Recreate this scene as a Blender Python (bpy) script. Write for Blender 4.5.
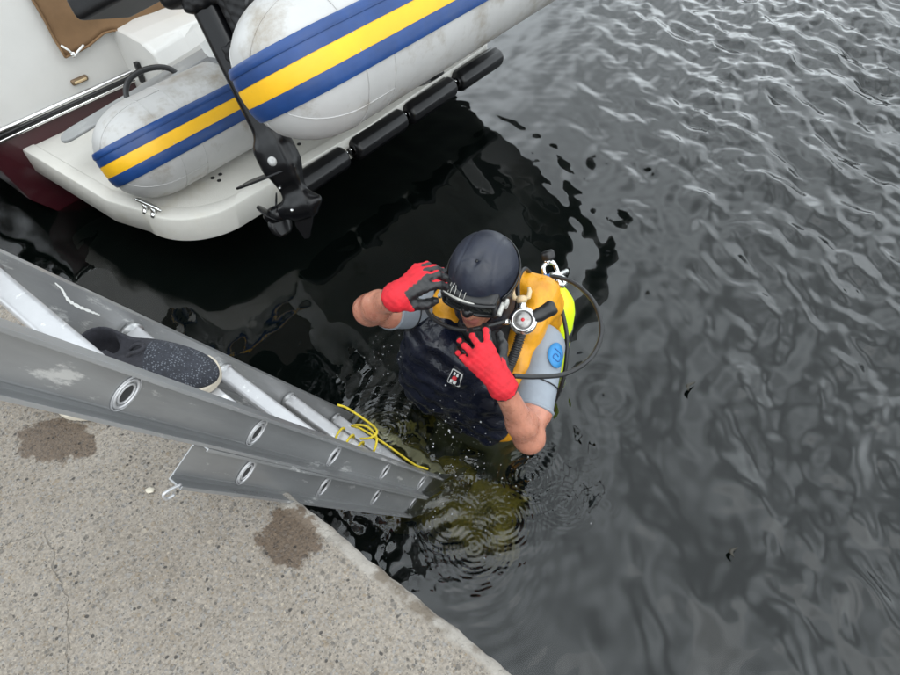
import bpy, bmesh, math, random
import numpy as np
from mathutils import Vector, Matrix
random.seed(7); rng = np.random.default_rng(7)
R = math.radians
scene = bpy.context.scene
for o in list(bpy.data.objects): bpy.data.objects.remove(o)
COL = scene.collection

# ------------------------------------------------------------------ camera, sky, sun, exposure
cam_d = bpy.data.cameras.new('camera'); cam = bpy.data.objects.new('camera', cam_d); COL.objects.link(cam)
cam.location = (0, 0, 1.83); cam.rotation_euler = (R(40), 0, 0)
cam_d.sensor_width = 36; cam_d.lens = 36*624/900; cam_d.clip_start = 0.02; cam_d.clip_end = 2000
scene.camera = cam
SUN_EL, SUN_AZ = 58, 150        # azimuth clockwise from +Y
world = bpy.data.worlds.new('World'); scene.world = world; world.use_nodes = True
wn = world.node_tree; wn.nodes.clear()
def wnode(t): return wn.nodes.new(t)
wo = wnode('ShaderNodeOutputWorld'); bg = wnode('ShaderNodeBackground'); sky = wnode('ShaderNodeTexSky')
sky.sky_type = 'NISHITA'; sky.sun_disc = False; sky.sun_elevation = R(SUN_EL); sky.sun_rotation = R(SUN_AZ)
sky.air_density = 1.0; sky.dust_density = 4.0; sky.ozone_density = 1.0
hs = wnode('ShaderNodeHueSaturation'); hs.inputs['Saturation'].default_value = 0.22
tc = wnode('ShaderNodeTexCoord'); nz = wnode('ShaderNodeTexNoise'); nz.inputs['Scale'].default_value = 3.2
nz.inputs['Detail'].default_value = 0.0; nz.inputs['Roughness'].default_value = 0.4
mr = wnode('ShaderNodeMapRange'); mr.inputs['From Min'].default_value = .12; mr.inputs['From Max'].default_value = .88; mr.interpolation_type = 'SMOOTHSTEP'
mr.inputs['To Min'].default_value = 0.58; mr.inputs['To Max'].default_value = 1.42
mx = wnode('ShaderNodeMix'); mx.data_type = 'RGBA'; mx.blend_type = 'MULTIPLY'; mx.inputs['Factor'].default_value = 1
wn.links.new(sky.outputs[0], hs.inputs['Color']); wn.links.new(tc.outputs['Generated'], nz.inputs['Vector'])
wn.links.new(nz.outputs[0], mr.inputs['Value']); cl = wnode('ShaderNodeMix'); cl.data_type = 'RGBA'; cl.inputs['Factor'].default_value = .78; cl.inputs['B'].default_value = (14.0, 15.2, 15.9, 1)   # even grey cloud over the clear sky
wn.links.new(hs.outputs[0], cl.inputs['A']); wn.links.new(cl.outputs['Result'], mx.inputs['A']); wn.links.new(mr.outputs[0], mx.inputs['B'])
wn.links.new(mx.outputs['Result'], bg.inputs['Color']); bg.inputs['Strength'].default_value = 0.15
wn.links.new(bg.outputs[0], wo.inputs['Surface'])
sun_d = bpy.data.lights.new('sun', 'SUN'); sun_d.energy = 0.5; sun_d.angle = R(75); sun_d.color = (1, .97, .92)
sun = bpy.data.objects.new('sun', sun_d); COL.objects.link(sun)
sdir = Vector((math.sin(R(SUN_AZ))*math.cos(R(SUN_EL)), math.cos(R(SUN_AZ))*math.cos(R(SUN_EL)), math.sin(R(SUN_EL))))
sun.rotation_euler = sdir.to_track_quat('Z', 'Y').to_euler(); sun.location = (3, -3, 6)
scene.view_settings.view_transform = 'Standard'; scene.view_settings.look = 'None'
scene.view_settings.exposure = 0.12; scene.view_settings.gamma = 1; scene.view_settings.use_curve_mapping = False
scene.cycles.max_bounces = 7; scene.cycles.transmission_bounces = 5; scene.cycles.transparent_max_bounces = 6
scene.cycles.caustics_reflective = True; scene.cycles.caustics_refractive = True

# ------------------------------------------------------------------ helpers
# the quay frame: u along the quay edge, n out over the water; origin on the edge
O = np.array([-.291, .556, 0.]); UU = np.array([.7914, -.6113, 0.]); NN = np.array([.6113, .7914, 0.])
QROT = math.atan2(UU[1], UU[0])
QUAY_Z = .66
def W(u, n, z): return Vector(O + u*UU + n*NN + np.array([0, 0, z]))
def tag(o, label=None, cat=None, group=None, kind=None):
    if label: o['label'] = label
    if cat: o['category'] = cat
    if group: o['group'] = group
    if kind: o['kind'] = kind
    return o
def empty(name, loc=(0, 0, 0), rot=(0, 0, 0)):
    o = bpy.data.objects.new(name, None); COL.objects.link(o); o.location = loc; o.rotation_euler = rot
    o.empty_display_size = .05
    return o
def link(name, me, mats, parent=None, smooth=True, loc=None, rot=None):
    o = bpy.data.objects.new(name, me); COL.objects.link(o)
    for m in (mats if isinstance(mats, (list, tuple)) else [mats]): me.materials.append(m)
    if smooth: me.polygons.foreach_set('use_smooth', np.ones(len(me.polygons), bool))
    if parent: o.parent = parent
    if loc is not None: o.location = loc
    if rot is not None: o.rotation_euler = rot
    return o
def pydata(name, V, F, mats, parent=None, smooth=True, **k):
    me = bpy.data.meshes.new(name); me.from_pydata([tuple(map(float, v)) for v in V], [], [tuple(map(int, f)) for f in F]); me.update()
    return link(name, me, mats, parent, smooth, **k)
def from_bm(name, bm, mats, parent=None, smooth=True, recalc=True, **k):
    if recalc: bmesh.ops.recalc_face_normals(bm, faces=bm.faces)
    me = bpy.data.meshes.new(name); bm.to_mesh(me); bm.free()
    o = link(name, me, mats, parent, smooth, **k)
    return o
def bevel(o, w, seg=2, ang=30):
    m = o.modifiers.new('bevel', 'BEVEL'); m.width = w; m.segments = seg; m.limit_method = 'ANGLE'; m.angle_limit = R(ang)
    m.harden_normals = False
    return o
def box(bm, c, s, M=None):
    g = bmesh.ops.create_cube(bm, size=1)['verts']
    for v in g:
        v.co = Vector((v.co.x*s[0], v.co.y*s[1], v.co.z*s[2])) + Vector(c)
        if M: v.co = M @ v.co
    return g
def frames(pts, closed=False):
    P = [Vector(p) for p in pts]; n = len(P); T = []
    for i in range(n):
        a = P[(i-1) % n] if closed or i else P[0]; b = P[(i+1) % n] if closed or i < n-1 else P[-1]
        T.append((b-a).normalized())
    up = Vector((0, 0, 1)) if abs(T[0].z) < .9 else Vector((1, 0, 0))
    X = [(up.cross(T[0])).normalized()]
    for i in range(1, n):
        x = X[-1] - T[i]*X[-1].dot(T[i]); X.append(x.normalized())
    return P, T, X, [T[i].cross(X[i]) for i in range(n)]
def catmull(pts, sub=8):
    P = [np.array(p, float) for p in pts]; P = [2*P[0]-P[1]] + P + [2*P[-1]-P[-2]]; out = []
    for i in range(1, len(P)-2):
        for k in range(sub):
            t = k/sub; a, b, c, d = P[i-1], P[i], P[i+1], P[i+2]
            out.append(.5*((2*b)+(-a+c)*t+(2*a-5*b+4*c-d)*t*t+(-a+3*b-3*c+d)*t**3))
    out.append(P[-2]); return out
def tube_vf(pts, r, seg=10, closed=False, cap=True, off=0):
    P, T, X, Y = frames(pts, closed); n = len(P); V = []; F = []
    for i in range(n):
        ri = r[i] if hasattr(r, '__len__') else r
        for k in range(seg):
            a = 2*math.pi*k/seg; V.append(P[i] + X[i]*(math.cos(a)*ri) + Y[i]*(math.sin(a)*ri))
    for i in range(n if closed else n-1):
        j = (i+1) % n
        for k in range(seg):
            l = (k+1) % seg; F.append((i*seg+k+off, i*seg+l+off, j*seg+l+off, j*seg+k+off))
    if cap and not closed:
        F.append(tuple(off+k for k in range(seg-1, -1, -1))); F.append(tuple(off+(n-1)*seg+k for k in range(seg)))
    return V, F
def tube(name, pts, r, mat, parent=None, seg=10, closed=False, **k):
    V, F = tube_vf(pts, r, seg, closed); return pydata(name, V, F, mat, parent, **k)
def tubes(name, lst, mat, parent=None, seg=8, **k):
    V = []; F = []
    for pts, r in lst:
        v, f = tube_vf(pts, r, seg, off=len(V)); V += v; F += f
    return pydata(name, V, F, mat, parent, **k)
def lathe_vf(prof, seg=24):          # profile (radius, height) about z
    V = []; F = []
    for r, h in prof:
        for k in range(seg):
            a = 2*math.pi*k/seg; V.append(Vector((r*math.cos(a), r*math.sin(a), h)))
    for i in range(len(prof)-1):
        for k in range(seg):
            l = (k+1) % seg; F.append((i*seg+k, i*seg+l, (i+1)*seg+l, (i+1)*seg+k))
    F.append(tuple(range(seg-1, -1, -1))); F.append(tuple((len(prof)-1)*seg+k for k in range(seg)))
    return V, F
def lathe(name, prof, mat, parent=None, M=None, seg=24, **k):
    V, F = lathe_vf(prof, seg)
    if M: V = [M @ v for v in V]
    return pydata(name, V, F, mat, parent, **k)
def axisM(loc, d, up=(0, 0, 1)):     # matrix whose z axis is d
    z = Vector(d).normalized(); x = Vector(up).cross(z)
    if x.length < 1e-4: x = Vector((1, 0, 0)).cross(z)
    x.normalize(); y = z.cross(x)
    M = Matrix((x, y, z)).transposed().to_4x4(); M.translation = Vector(loc); return M

# --- signed distance modelling with naive surface nets
def seg_d(P, a, b, ra, rb):
    a = np.array(a, np.float32); b = np.array(b, np.float32); ab = b-a
    t = np.clip(((P-a) @ ab)/max(float(ab @ ab), 1e-9), 0, 1)
    return np.linalg.norm(P-a-t[:, None]*ab, axis=1) - (ra+(rb-ra)*t)
def ell_d(P, c, r):
    q = P-np.array(c, np.float32); r = np.array(r, np.float32)
    k0 = np.linalg.norm(q/r, axis=1); k1 = np.linalg.norm(q/(r*r), axis=1)
    return k0*(k0-1)/np.maximum(k1, 1e-6)
def rbox_d(P, c, h, r):
    q = np.abs(P-np.array(c, np.float32))-(np.array(h, np.float32)-r)
    return np.linalg.norm(np.maximum(q, 0), axis=1)+np.minimum(q.max(1), 0)-r
def smin(a, b, k):
    h = np.clip(.5+.5*(b-a)/k, 0, 1); return b+(a-b)*h-k*h*(1-h)
def sdf_mesh(fn, lo, hi, vox):
    lo = np.array(lo, float); hi = np.array(hi, float); n = np.ceil((hi-lo)/vox).astype(int)+1
    ax = [lo[i]+vox*np.arange(n[i]) for i in range(3)]
    G = np.stack(np.meshgrid(*ax, indexing='ij'), -1).reshape(-1, 3).astype(np.float32)
    D = fn(G).reshape(n).astype(np.float32); ins = D < 0
    cells = [D[i:n[0]-1+i, j:n[1]-1+j, k:n[2]-1+k] for i in (0, 1) for j in (0, 1) for k in (0, 1)]
    S = sum((c < 0).astype(np.int8) for c in cells); act = (S > 0) & (S < 8)
    idx = -np.ones(act.shape, np.int64); A = np.argwhere(act); idx[act] = np.arange(len(A))
    acc = np.zeros((len(A), 3)); cnt = np.zeros(len(A))
    cr = [(i, j, k) for i in (0, 1) for j in (0, 1) for k in (0, 1)]
    vals = [c[act] for c in cells]
    for x in range(8):
        for y in range(x+1, 8):
            if sum(abs(cr[x][q]-cr[y][q]) for q in range(3)) != 1: continue
            m = (vals[x] < 0) != (vals[y] < 0); t = np.zeros(len(A)); t[m] = vals[x][m]/(vals[x][m]-vals[y][m])
            p = np.array(cr[x])+t[:, None]*(np.array(cr[y])-np.array(cr[x])); acc[m] += p[m]; cnt[m] += 1
    V = lo+vox*(A+acc/np.maximum(cnt, 1)[:, None]); F = []
    for a in range(3):
        b, c = (a+1) % 3, (a+2) % 3
        sl0 = [slice(None)]*3; sl1 = [slice(None)]*3; sl0[a] = slice(0, -1); sl1[a] = slice(1, None)
        m = ins[tuple(sl0)] != ins[tuple(sl1)]; E = np.argwhere(m)
        E = E[(E[:, b] > 0) & (E[:, c] > 0) & (E[:, b] < n[b]-1) & (E[:, c] < n[c]-1)]
        fl = ins[E[:, 0], E[:, 1], E[:, 2]]
        def at(db, dc):
            q = E.copy(); q[:, b] -= db; q[:, c] -= dc; return idx[q[:, 0], q[:, 1], q[:, 2]]
        Q = np.stack([at(1, 1), at(0, 1), at(0, 0), at(1, 0)], 1); Q[~fl] = Q[~fl][:, ::-1]; F.append(Q)
    F = np.concatenate(F); F = F[(F >= 0).all(1)]
    return V, F
def np_mesh(name, V, F):
    me = bpy.data.meshes.new(name); nf = len(F)
    me.vertices.add(len(V)); me.vertices.foreach_set('co', np.asarray(V, np.float32).ravel())
    me.loops.add(nf*4); me.loops.foreach_set('vertex_index', np.asarray(F, np.int32).ravel())
    me.polygons.add(nf); me.polygons.foreach_set('loop_start', np.arange(0, nf*4, 4, dtype=np.int32))
    me.update(calc_edges=True); me.validate(); return me
def sdf_obj(name, fn, lo, hi, vox, mats, parent=None, pick=None, xf=None):
    V, F = sdf_mesh(fn, lo, hi, vox); Vw = V if xf is None else xf(V)
    me = np_mesh(name, Vw, F); o = link(name, me, mats, parent)
    if pick is not None:
        c = V[F].mean(1); nr = np.cross(V[F[:, 2]]-V[F[:, 0]], V[F[:, 3]]-V[F[:, 1]]); nr /= np.linalg.norm(nr, axis=1)[:, None]+1e-9
        me.polygons.foreach_set('material_index', pick(c, nr).astype(np.int32))
    return o

# ------------------------------------------------------------------ materials
def mat(name, col, rough=.5, metal=0, var=.12, vs=6., bump=0., bs=60., spec=.5, coat=0, col2=None, c2s=4., c2=(.55, .7), subs=0, rvar=0., coord='Object', detail=6):
    m = bpy.data.materials.new(name); m.use_nodes = True; t = m.node_tree; b = t.nodes['Principled BSDF']
    b.inputs['Roughness'].default_value = rough; b.inputs['Metallic'].default_value = metal
    b.inputs['Specular IOR Level'].default_value = spec; b.inputs['Coat Weight'].default_value = coat
    if coat: b.inputs['Coat Roughness'].default_value = .08
    if subs: b.inputs['Subsurface Weight'].default_value = subs; b.inputs['Subsurface Radius'].default_value = (.01, .004, .002); b.inputs['Subsurface Scale'].default_value = 1
    tc = t.nodes.new('ShaderNodeTexCoord'); n = t.nodes.new('ShaderNodeTexNoise'); n.inputs['Scale'].default_value = vs; n.inputs['Detail'].default_value = detail
    n.inputs['Roughness'].default_value = .62
    t.links.new(tc.outputs[coord], n.inputs['Vector'])
    r = t.nodes.new('ShaderNodeMapRange'); r.inputs['From Min'].default_value = .3; r.inputs['From Max'].default_value = .7
    r.inputs['To Min'].default_value = 1-var; r.inputs['To Max'].default_value = 1+var
    t.links.new(n.outputs[0], r.inputs['Value'])
    x = t.nodes.new('ShaderNodeMix'); x.data_type = 'RGBA'; x.blend_type = 'MULTIPLY'; x.inputs['Factor'].default_value = 1
    x.inputs['A'].default_value = (*col, 1); t.links.new(r.outputs[0], x.inputs['B']); out = x.outputs['Result']
    if col2:
        n2 = t.nodes.new('ShaderNodeTexNoise'); n2.inputs['Scale'].default_value = c2s; n2.inputs['Detail'].default_value = 8; n2.inputs['Roughness'].default_value = .7
        t.links.new(tc.outputs[coord], n2.inputs['Vector'])
        r2 = t.nodes.new('ShaderNodeMapRange'); r2.inputs['From Min'].default_value = c2[0]; r2.inputs['From Max'].default_value = c2[1]
        t.links.new(n2.outputs[0], r2.inputs['Value'])
        y = t.nodes.new('ShaderNodeMix'); y.data_type = 'RGBA'; t.links.new(r2.outputs[0], y.inputs['Factor'])
        t.links.new(out, y.inputs['A']); y.inputs['B'].default_value = (*col2, 1); out = y.outputs['Result']
    t.links.new(out, b.inputs['Base Color'])
    if rvar:
        r3 = t.nodes.new('ShaderNodeMapRange'); r3.inputs['From Min'].default_value = .3; r3.inputs['From Max'].default_value = .7
        r3.inputs['To Min'].default_value = max(.02, rough-rvar); r3.inputs['To Max'].default_value = rough+rvar
        t.links.new(n.outputs[0], r3.inputs['Value']); t.links.new(r3.outputs[0], b.inputs['Roughness'])
    if bump:
        n3 = t.nodes.new('ShaderNodeTexNoise'); n3.inputs['Scale'].default_value = bs; n3.inputs['Detail'].default_value = 4
        t.links.new(tc.outputs[coord], n3.inputs['Vector'])
        bp = t.nodes.new('ShaderNodeBump'); bp.inputs['Strength'].default_value = 1; bp.inputs['Distance'].default_value = bump
        t.links.new(n3.outputs[0], bp.inputs['Height']); t.links.new(bp.outputs[0], b.inputs['Normal'])
    return m
M = {}
M['gel'] = mat('white_gelcoat', (.62, .61, .585), .28, var=.05, vs=3, col2=(.55, .52, .44), c2s=2.2, c2=(.56, .85), coat=.3)
M['gel_deck'] = mat('platform_gelcoat', (.62, .605, .56), .42, var=.06, vs=5, bump=.0008, bs=260, col2=(.5, .45, .34), c2s=3.2, c2=(.55, .85))
M['maroon'] = mat('maroon_hull_paint', (.040, .004, .008), .25, var=.2, vs=3, coat=.5)
M['canvas'] = mat('brown_canvas', (.20, .115, .055), .85, var=.2, vs=5, bump=.0006, bs=700)
M['dark_canvas'] = mat('dark_brown_canvas', (.03, .022, .015), .9, var=.25, vs=3)
M['chrome'] = mat('chrome', (.75, .75, .74), .12, metal=1, var=.08)
M['steel'] = mat('stainless_steel', (.6, .6, .6), .25, metal=1, var=.1)
M['bronze'] = mat('tarnished_bronze', (.18, .12, .07), .45, metal=.5, var=.3, vs=40)
M['rubber'] = mat('black_rubber', (.012, .012, .013), .38, var=.3, vs=12, bump=.0004, bs=120)
M['vinyl'] = mat('black_vinyl', (.005, .005, .006), .3, var=.3, vs=9, col2=(.02, .02, .02), c2s=9, c2=(.6, .85), spec=.4)
M['pvc'] = mat('grey_pvc', (.44, .436, .428), .42, var=.09, vs=4, bump=.0018, bs=9, col2=(.21, .17, .115), c2s=5.2, c2=(.51, .74), detail=9)
M['pvc_dark'] = mat('mid_grey_pvc', (.16, .165, .17), .5, var=.1, vs=6, col2=(.14, .13, .11), c2s=7, c2=(.58, .8))
M['blue'] = mat('blue_strake', (.007, .042, .165), .40, var=.18, vs=10, bump=.0006, bs=40, col2=(.03, .06, .15), c2s=8, c2=(.55, .85))
M['yellow'] = mat('yellow_strake', (.80, .44, .010), .45, var=.08, vs=9, col2=(.4, .22, .03), c2s=13, c2=(.62, .85))
M['ob'] = mat('black_outboard_paint', (.005, .005, .006), .24, var=.3, vs=9, spec=.35, col2=(.02, .02, .022), c2s=16, c2=(.6, .85))
M['ob_matt'] = mat('black_outboard_plastic', (.006, .006, .007), .42, var=.3, vs=20, bump=.0005, bs=200, spec=.3)
M['alu'] = mat('weathered_aluminium', (.36, .365, .37), .36, metal=.6, var=.2, vs=7, bump=.0005, bs=90, col2=(.72, .72, .71), c2s=30, c2=(.585, .66), rvar=.1)
M['alu_bright'] = mat('worn_aluminium', (.50, .50, .51), .40, metal=.55, var=.10, vs=14, bump=.0006, bs=60, col2=(.82, .82, .82), c2s=24, c2=(.58, .68), rvar=.1)
M['rope'] = mat('yellow_rope', (.62, .48, .03), .7, var=.25, vs=60, bump=.002, bs=330)
M['skin'] = mat('skin', (.47, .208, .140), .30, var=.2, vs=26, bump=.0012, bs=120, subs=.15, col2=(.40, .125, .085), c2s=11, c2=(.46, .75), rvar=.12)
M['lips'] = mat('lips', (.50, .17, .14), .4, var=.1, vs=22, subs=.2)
M['neo'] = mat('black_navy_neoprene', (.012, .015, .027), .45, var=.3, vs=12, bump=.0030, bs=24, rvar=.12)
M['neo_grey'] = mat('grey_wetsuit_neoprene', (.25, .28, .32), .55, var=.10, vs=14, bump=.0010, bs=36)
M['neo_band'] = mat('black_wetsuit_seam', (.012, .012, .014), .5)
M['neo_blue'] = mat('blue_wetsuit_print', (.03, .22, .50), .5, var=.1)
M['navy'] = mat('navy_nylon', (.006, .008, .018), .26, var=.4, vs=11, bump=.007, bs=22, rvar=.14)
M['orange'] = mat('orange_nylon', (.74, .33, .012), .42, var=.2, vs=11, bump=.010, bs=15, rvar=.14, col2=(.45, .15, .008), c2s=7, c2=(.5, .8))
M['red'] = mat('red_knit', (.62, .010, .022), .75, var=.14, vs=40, bump=.0011, bs=420)
M['latex'] = mat('black_latex_coating', (.010, .010, .011), .30, var=.4, vs=40, bump=.0012, bs=130)
M['mask_black'] = mat('black_silicone', (.008, .008, .009), .3, var=.2, vs=30)
M['lens'] = mat('dark_mask_glass', (.012, .014, .015), .04, var=.1, coat=1)
M['silicone_clear'] = mat('clear_grey_plastic', (.42, .41, .38), .25, var=.4, vs=60)
M['tan_silicone'] = mat('tan_silicone', (.58, .44, .26), .35, var=.1, subs=.2)
M['neon'] = mat('neon_yellow_paint', (.70, .92, .012), .38, var=.06, vs=9)
M['hose'] = mat('black_hose_rubber', (.013, .013, .014), .42, var=.25, vs=60, bump=.0003, bs=500)
M['white_print'] = mat('white_print', (.72, .72, .70), .5, var=.1)
M['red_print'] = mat('red_print', (.55, .02, .03), .5)
M['blue_print'] = mat('deep_blue_print', (.02, .10, .30), .5)
M['hull_white'] = mat('white_dinghy_hull', (.68, .68, .66), .4, var=.08, col2=(.3, .26, .18), c2s=5, c2=(.55, .8))
M['sole'] = mat('offwhite_foam_sole', (.48, .43, .35), .7, var=.12, vs=20)
M['knit_dark'] = mat('dark_knit', (.018, .018, .024), .85, var=.3, vs=120, bump=.001, bs=500)
M['debris'] = mat('wet_leaf_debris', (.02, .016, .008), .5, var=.4)
M['stone'] = mat('pale_pebble', (.5, .46, .38), .8, var=.2, vs=30)
M['board'] = mat('grey_painted_board', (.26, .265, .265), .45, var=.1, vs=8, col2=(.4, .4, .39), c2s=9, c2=(.55, .75))
def glove_mat():
    m = mat('red_knit_glove_with_black_coating', (.55, .009, .020), .75, var=.25, vs=30, bump=.0011, bs=420); t = m.node_tree; b = t.nodes['Principled BSDF']
    a = t.nodes.new('ShaderNodeAttribute'); a.attribute_name = 'knit'; r = t.nodes.new('ShaderNodeMapRange'); r.inputs['From Min'].default_value = .04; r.inputs['From Max'].default_value = -.04
    x = t.nodes.new('ShaderNodeMix'); x.data_type = 'RGBA'; src = b.inputs['Base Color'].links[0].from_socket
    t.links.new(a.outputs['Fac'], r.inputs['Value']); t.links.new(r.outputs[0], x.inputs['Factor']); t.links.new(src, x.inputs['A']); x.inputs['B'].default_value = (.010, .010, .011, 1)
    t.links.new(x.outputs['Result'], b.inputs['Base Color'])
    r2 = t.nodes.new('ShaderNodeMapRange'); r2.inputs['To Min'].default_value = .75; r2.inputs['To Max'].default_value = .3; t.links.new(r.outputs[0], r2.inputs['Value']); t.links.new(r2.outputs[0], b.inputs['Roughness']); return m
M['glove'] = glove_mat()
M['murk'] = mat('yellow_green_murk', (.19, .17, .035), .8, var=.45, vs=16, bump=.006, bs=30, col2=(.05, .055, .015), c2s=10, c2=(.5, .65))
M['dull_steel'] = mat('dull_steel', (.32, .31, .30), .38, metal=.8, var=.3, vs=90)
M['zinc'] = mat('zinc_anode', (.42, .42, .41), .55, var=.25, vs=60)
def streak(m):          # wear runs along the extrusion
    t = m.node_tree
    for k, n in enumerate([q for q in t.nodes if q.type == 'TEX_NOISE']):
        src = n.inputs['Vector'].links[0].from_socket; a = t.nodes.new('ShaderNodeMapping'); a.inputs['Rotation'].default_value = (R(-26.5), 0, 0); b = t.nodes.new('ShaderNodeMapping'); b.inputs['Scale'].default_value = (1, 1, (.25, .30, .15)[k % 3])
        t.links.new(src, a.inputs[0]); t.links.new(a.outputs[0], b.inputs[0]); t.links.new(b.outputs[0], n.inputs['Vector'])
streak(M['alu'])
M['bore_shade'] = mat('hollow_rung_painted_shade', (.04, .04, .04), .6, metal=.3)  # dark disc colour painting the shade inside the hollow rung ends

def knit_mat():
    m = mat('speckled_knit', (.020, .022, .030), .85, var=.3, vs=90, bump=.001, bs=500); t = m.node_tree; b = t.nodes['Principled BSDF']
    tc = t.nodes.new('ShaderNodeTexCoord'); mp = t.nodes.new('ShaderNodeMapping'); mp.inputs['Scale'].default_value = (190, 300, 60)
    v = t.nodes.new('ShaderNodeTexVoronoi'); v.inputs['Scale'].default_value = 1; v.inputs['Randomness'].default_value = .55
    r = t.nodes.new('ShaderNodeMapRange'); r.inputs['From Min'].default_value = .34; r.inputs['From Max'].default_value = .22
    x = t.nodes.new('ShaderNodeMix'); x.data_type = 'RGBA'; src = b.inputs['Base Color'].links[0].from_socket
    t.links.new(tc.outputs['Object'], mp.inputs['Vector']); t.links.new(mp.outputs[0], v.inputs['Vector']); t.links.new(v.outputs['Distance'], r.inputs['Value'])
    t.links.new(r.outputs[0], x.inputs['Factor']); t.links.new(src, x.inputs['A']); x.inputs['B'].default_value = (.11, .12, .14, 1)
    t.links.new(x.outputs['Result'], b.inputs['Base Color']); return m
M['knit'] = knit_mat()

def concrete_mat():
    m = bpy.data.materials.new('exposed_aggregate_concrete'); m.use_nodes = True; t = m.node_tree; b = t.nodes['Principled BSDF']
    N = t.nodes.new; L = t.links.new
    tc = N('ShaderNodeTexCoord'); ob = tc.outputs['Object']
    def noise(s, d=6, ro=.6):
        n = N('ShaderNodeTexNoise'); n.inputs['Scale'].default_value = s; n.inputs['Detail'].default_value = d; n.inputs['Roughness'].default_value = ro; L(ob, n.inputs['Vector']); return n
    def ramp(src, a, bb, lo=0., hi=1.):
        r = N('ShaderNodeMapRange'); r.inputs['From Min'].default_value = a; r.inputs['From Max'].default_value = bb; r.inputs['To Min'].default_value = lo; r.inputs['To Max'].default_value = hi; L(src, r.inputs['Value']); return r.outputs[0]
    def mix(f, A, B, mode='MIX'):
        x = N('ShaderNodeMix'); x.data_type = 'RGBA'; x.blend_type = mode
        for s, k in ((f, 'Factor'), (A, 'A'), (B, 'B')):
            if isinstance(s, (int, float)): x.inputs[k].default_value = s
            elif isinstance(s, tuple): x.inputs[k].default_value = (*s, 1)
            else: L(s, x.inputs[k])
        return x.outputs['Result']
    def math_(op, a, b_=None):
        n = N('ShaderNodeMath'); n.operation = op
        for i, s in enumerate((a, b_)):
            if s is None: continue
            if isinstance(s, (int, float)): n.inputs[i].default_value = s
            else: L(s, n.inputs[i])
        return n.outputs[0]
    big = noise(2.2).outputs[0]; mid = noise(14).outputs[0]; fine = noise(170, 4).outputs[0]
    col = mix(ramp(big, .35, .68), (.180, .154, .126), (.25, .221, .186))
    col = mix(ramp(mid, .3, .7, 0, .5), col, (.265, .238, .207))
    col = mix(1., col, ramp(fine, .25, .75, .62, 1.38), 'MULTIPLY')
    hts = []
    warp = N('ShaderNodeTexNoise'); warp.inputs['Scale'].default_value = 30; L(ob, warp.inputs['Vector'])
    wv = N('ShaderNodeVectorMath'); wv.operation = 'MULTIPLY_ADD'; L(warp.outputs['Color'], wv.inputs[0]); wv.inputs[1].default_value = (.012, .012, .012); L(ob, wv.inputs[2])
    for sc, thr in ((78, .66), (150, .5), (270, .42)):
        v = N('ShaderNodeTexVoronoi'); v.inputs['Scale'].default_value = sc; L(wv.outputs[0], v.inputs['Vector'])
        sp = N('ShaderNodeSeparateColor'); L(v.outputs['Color'], sp.inputs[0])
        stone = math_('MULTIPLY', ramp(v.outputs['Distance'], .48, .36), ramp(sp.outputs[0], thr, thr+.03))
        cr = N('ShaderNodeValToRGB'); L(sp.outputs[1], cr.inputs[0]); e = cr.color_ramp.elements
        e[0].position = 0; e[0].color = (.06, .056, .052, 1); e[1].position = 1; e[1].color = (.34, .295, .235, 1)
        for p, c in ((.25, (.125, .115, .105)), (.45, (.20, .155, .105)), (.62, (.25, .237, .22)), (.8, (.165, .160, .158))):
            q = e.new(p); q.color = (*c, 1)
        col = mix(math_('MULTIPLY', stone, .6 if sc < 100 else .75), col, cr.outputs[0]); hts.append(stone)
    # dark pits
    v = N('ShaderNodeTexVoronoi'); v.inputs['Scale'].default_value = 48; L(wv.outputs[0], v.inputs['Vector']); sp = N('ShaderNodeSeparateColor'); L(v.outputs['Color'], sp.inputs[0])
    pit = math_('MULTIPLY', ramp(v.outputs['Distance'], .17, .1), ramp(sp.outputs[2], .88, .9)); col = mix(pit, col, (.06, .055, .05))
    # hairline cracks: noisy distance to a few lines (quay coordinates)
    sx = N('ShaderNodeSeparateXYZ'); cw = N('ShaderNodeTexNoise'); cw.inputs['Scale'].default_value = 9; cw.inputs['Detail'].default_value = 5; L(ob, cw.inputs['Vector'])
    cv = N('ShaderNodeVectorMath'); cv.operation = 'MULTIPLY_ADD'; L(cw.outputs['Color'], cv.inputs[0]); cv.inputs[1].default_value = (.09, .09, 0); L(ob, cv.inputs[2]); L(cv.outputs[0], sx.inputs[0])
    def crack(x0, y0, x1, y1, w):
        dx, dy = x1-x0, y1-y0; l = math.hypot(dx, dy)
        X = math_('ADD', sx.outputs[0], -x0-.045); Y = math_('ADD', sx.outputs[1], -y0-.045)
        dn = math_('ABSOLUTE', math_('ADD', math_('MULTIPLY', X, -dy/l), math_('MULTIPLY', Y, dx/l)))
        tt = math_('ADD', math_('MULTIPLY', X, dx/l), math_('MULTIPLY', Y, dy/l))
        ins = math_('MULTIPLY', math_('GREATER_THAN', tt, 0.), math_('LESS_THAN', tt, l))
        return math_('MULTIPLY', ramp(dn, w, w*.4), ins)
    ck = crack(-.36, -.35, -.12, -.44, .0013); ck = math_('MAXIMUM', ck, crack(-.13, -.44, -.02, -.52, .0012)); ck = math_('MAXIMUM', ck, crack(-.40, -.52, -.37, -.36, .0011))
    col = mix(math_('MULTIPLY', ck, .2), col, (.05, .045, .04))
    # smoother, paler trowelled lip along the edge
    s2 = N('ShaderNodeSeparateXYZ'); L(ob, s2.inputs[0])
    ew = noise(7, 6).outputs[0]; lipd = math_('ADD', s2.outputs[1], ramp(ew, .3, .7, -.012, .012))
    lip = ramp(lipd, -.040, -.030); col = mix(math_('MULTIPLY', lip, .88), col, mix(ramp(mid, .35, .65), (.26, .24, .212), (.37, .345, .31)))
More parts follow.
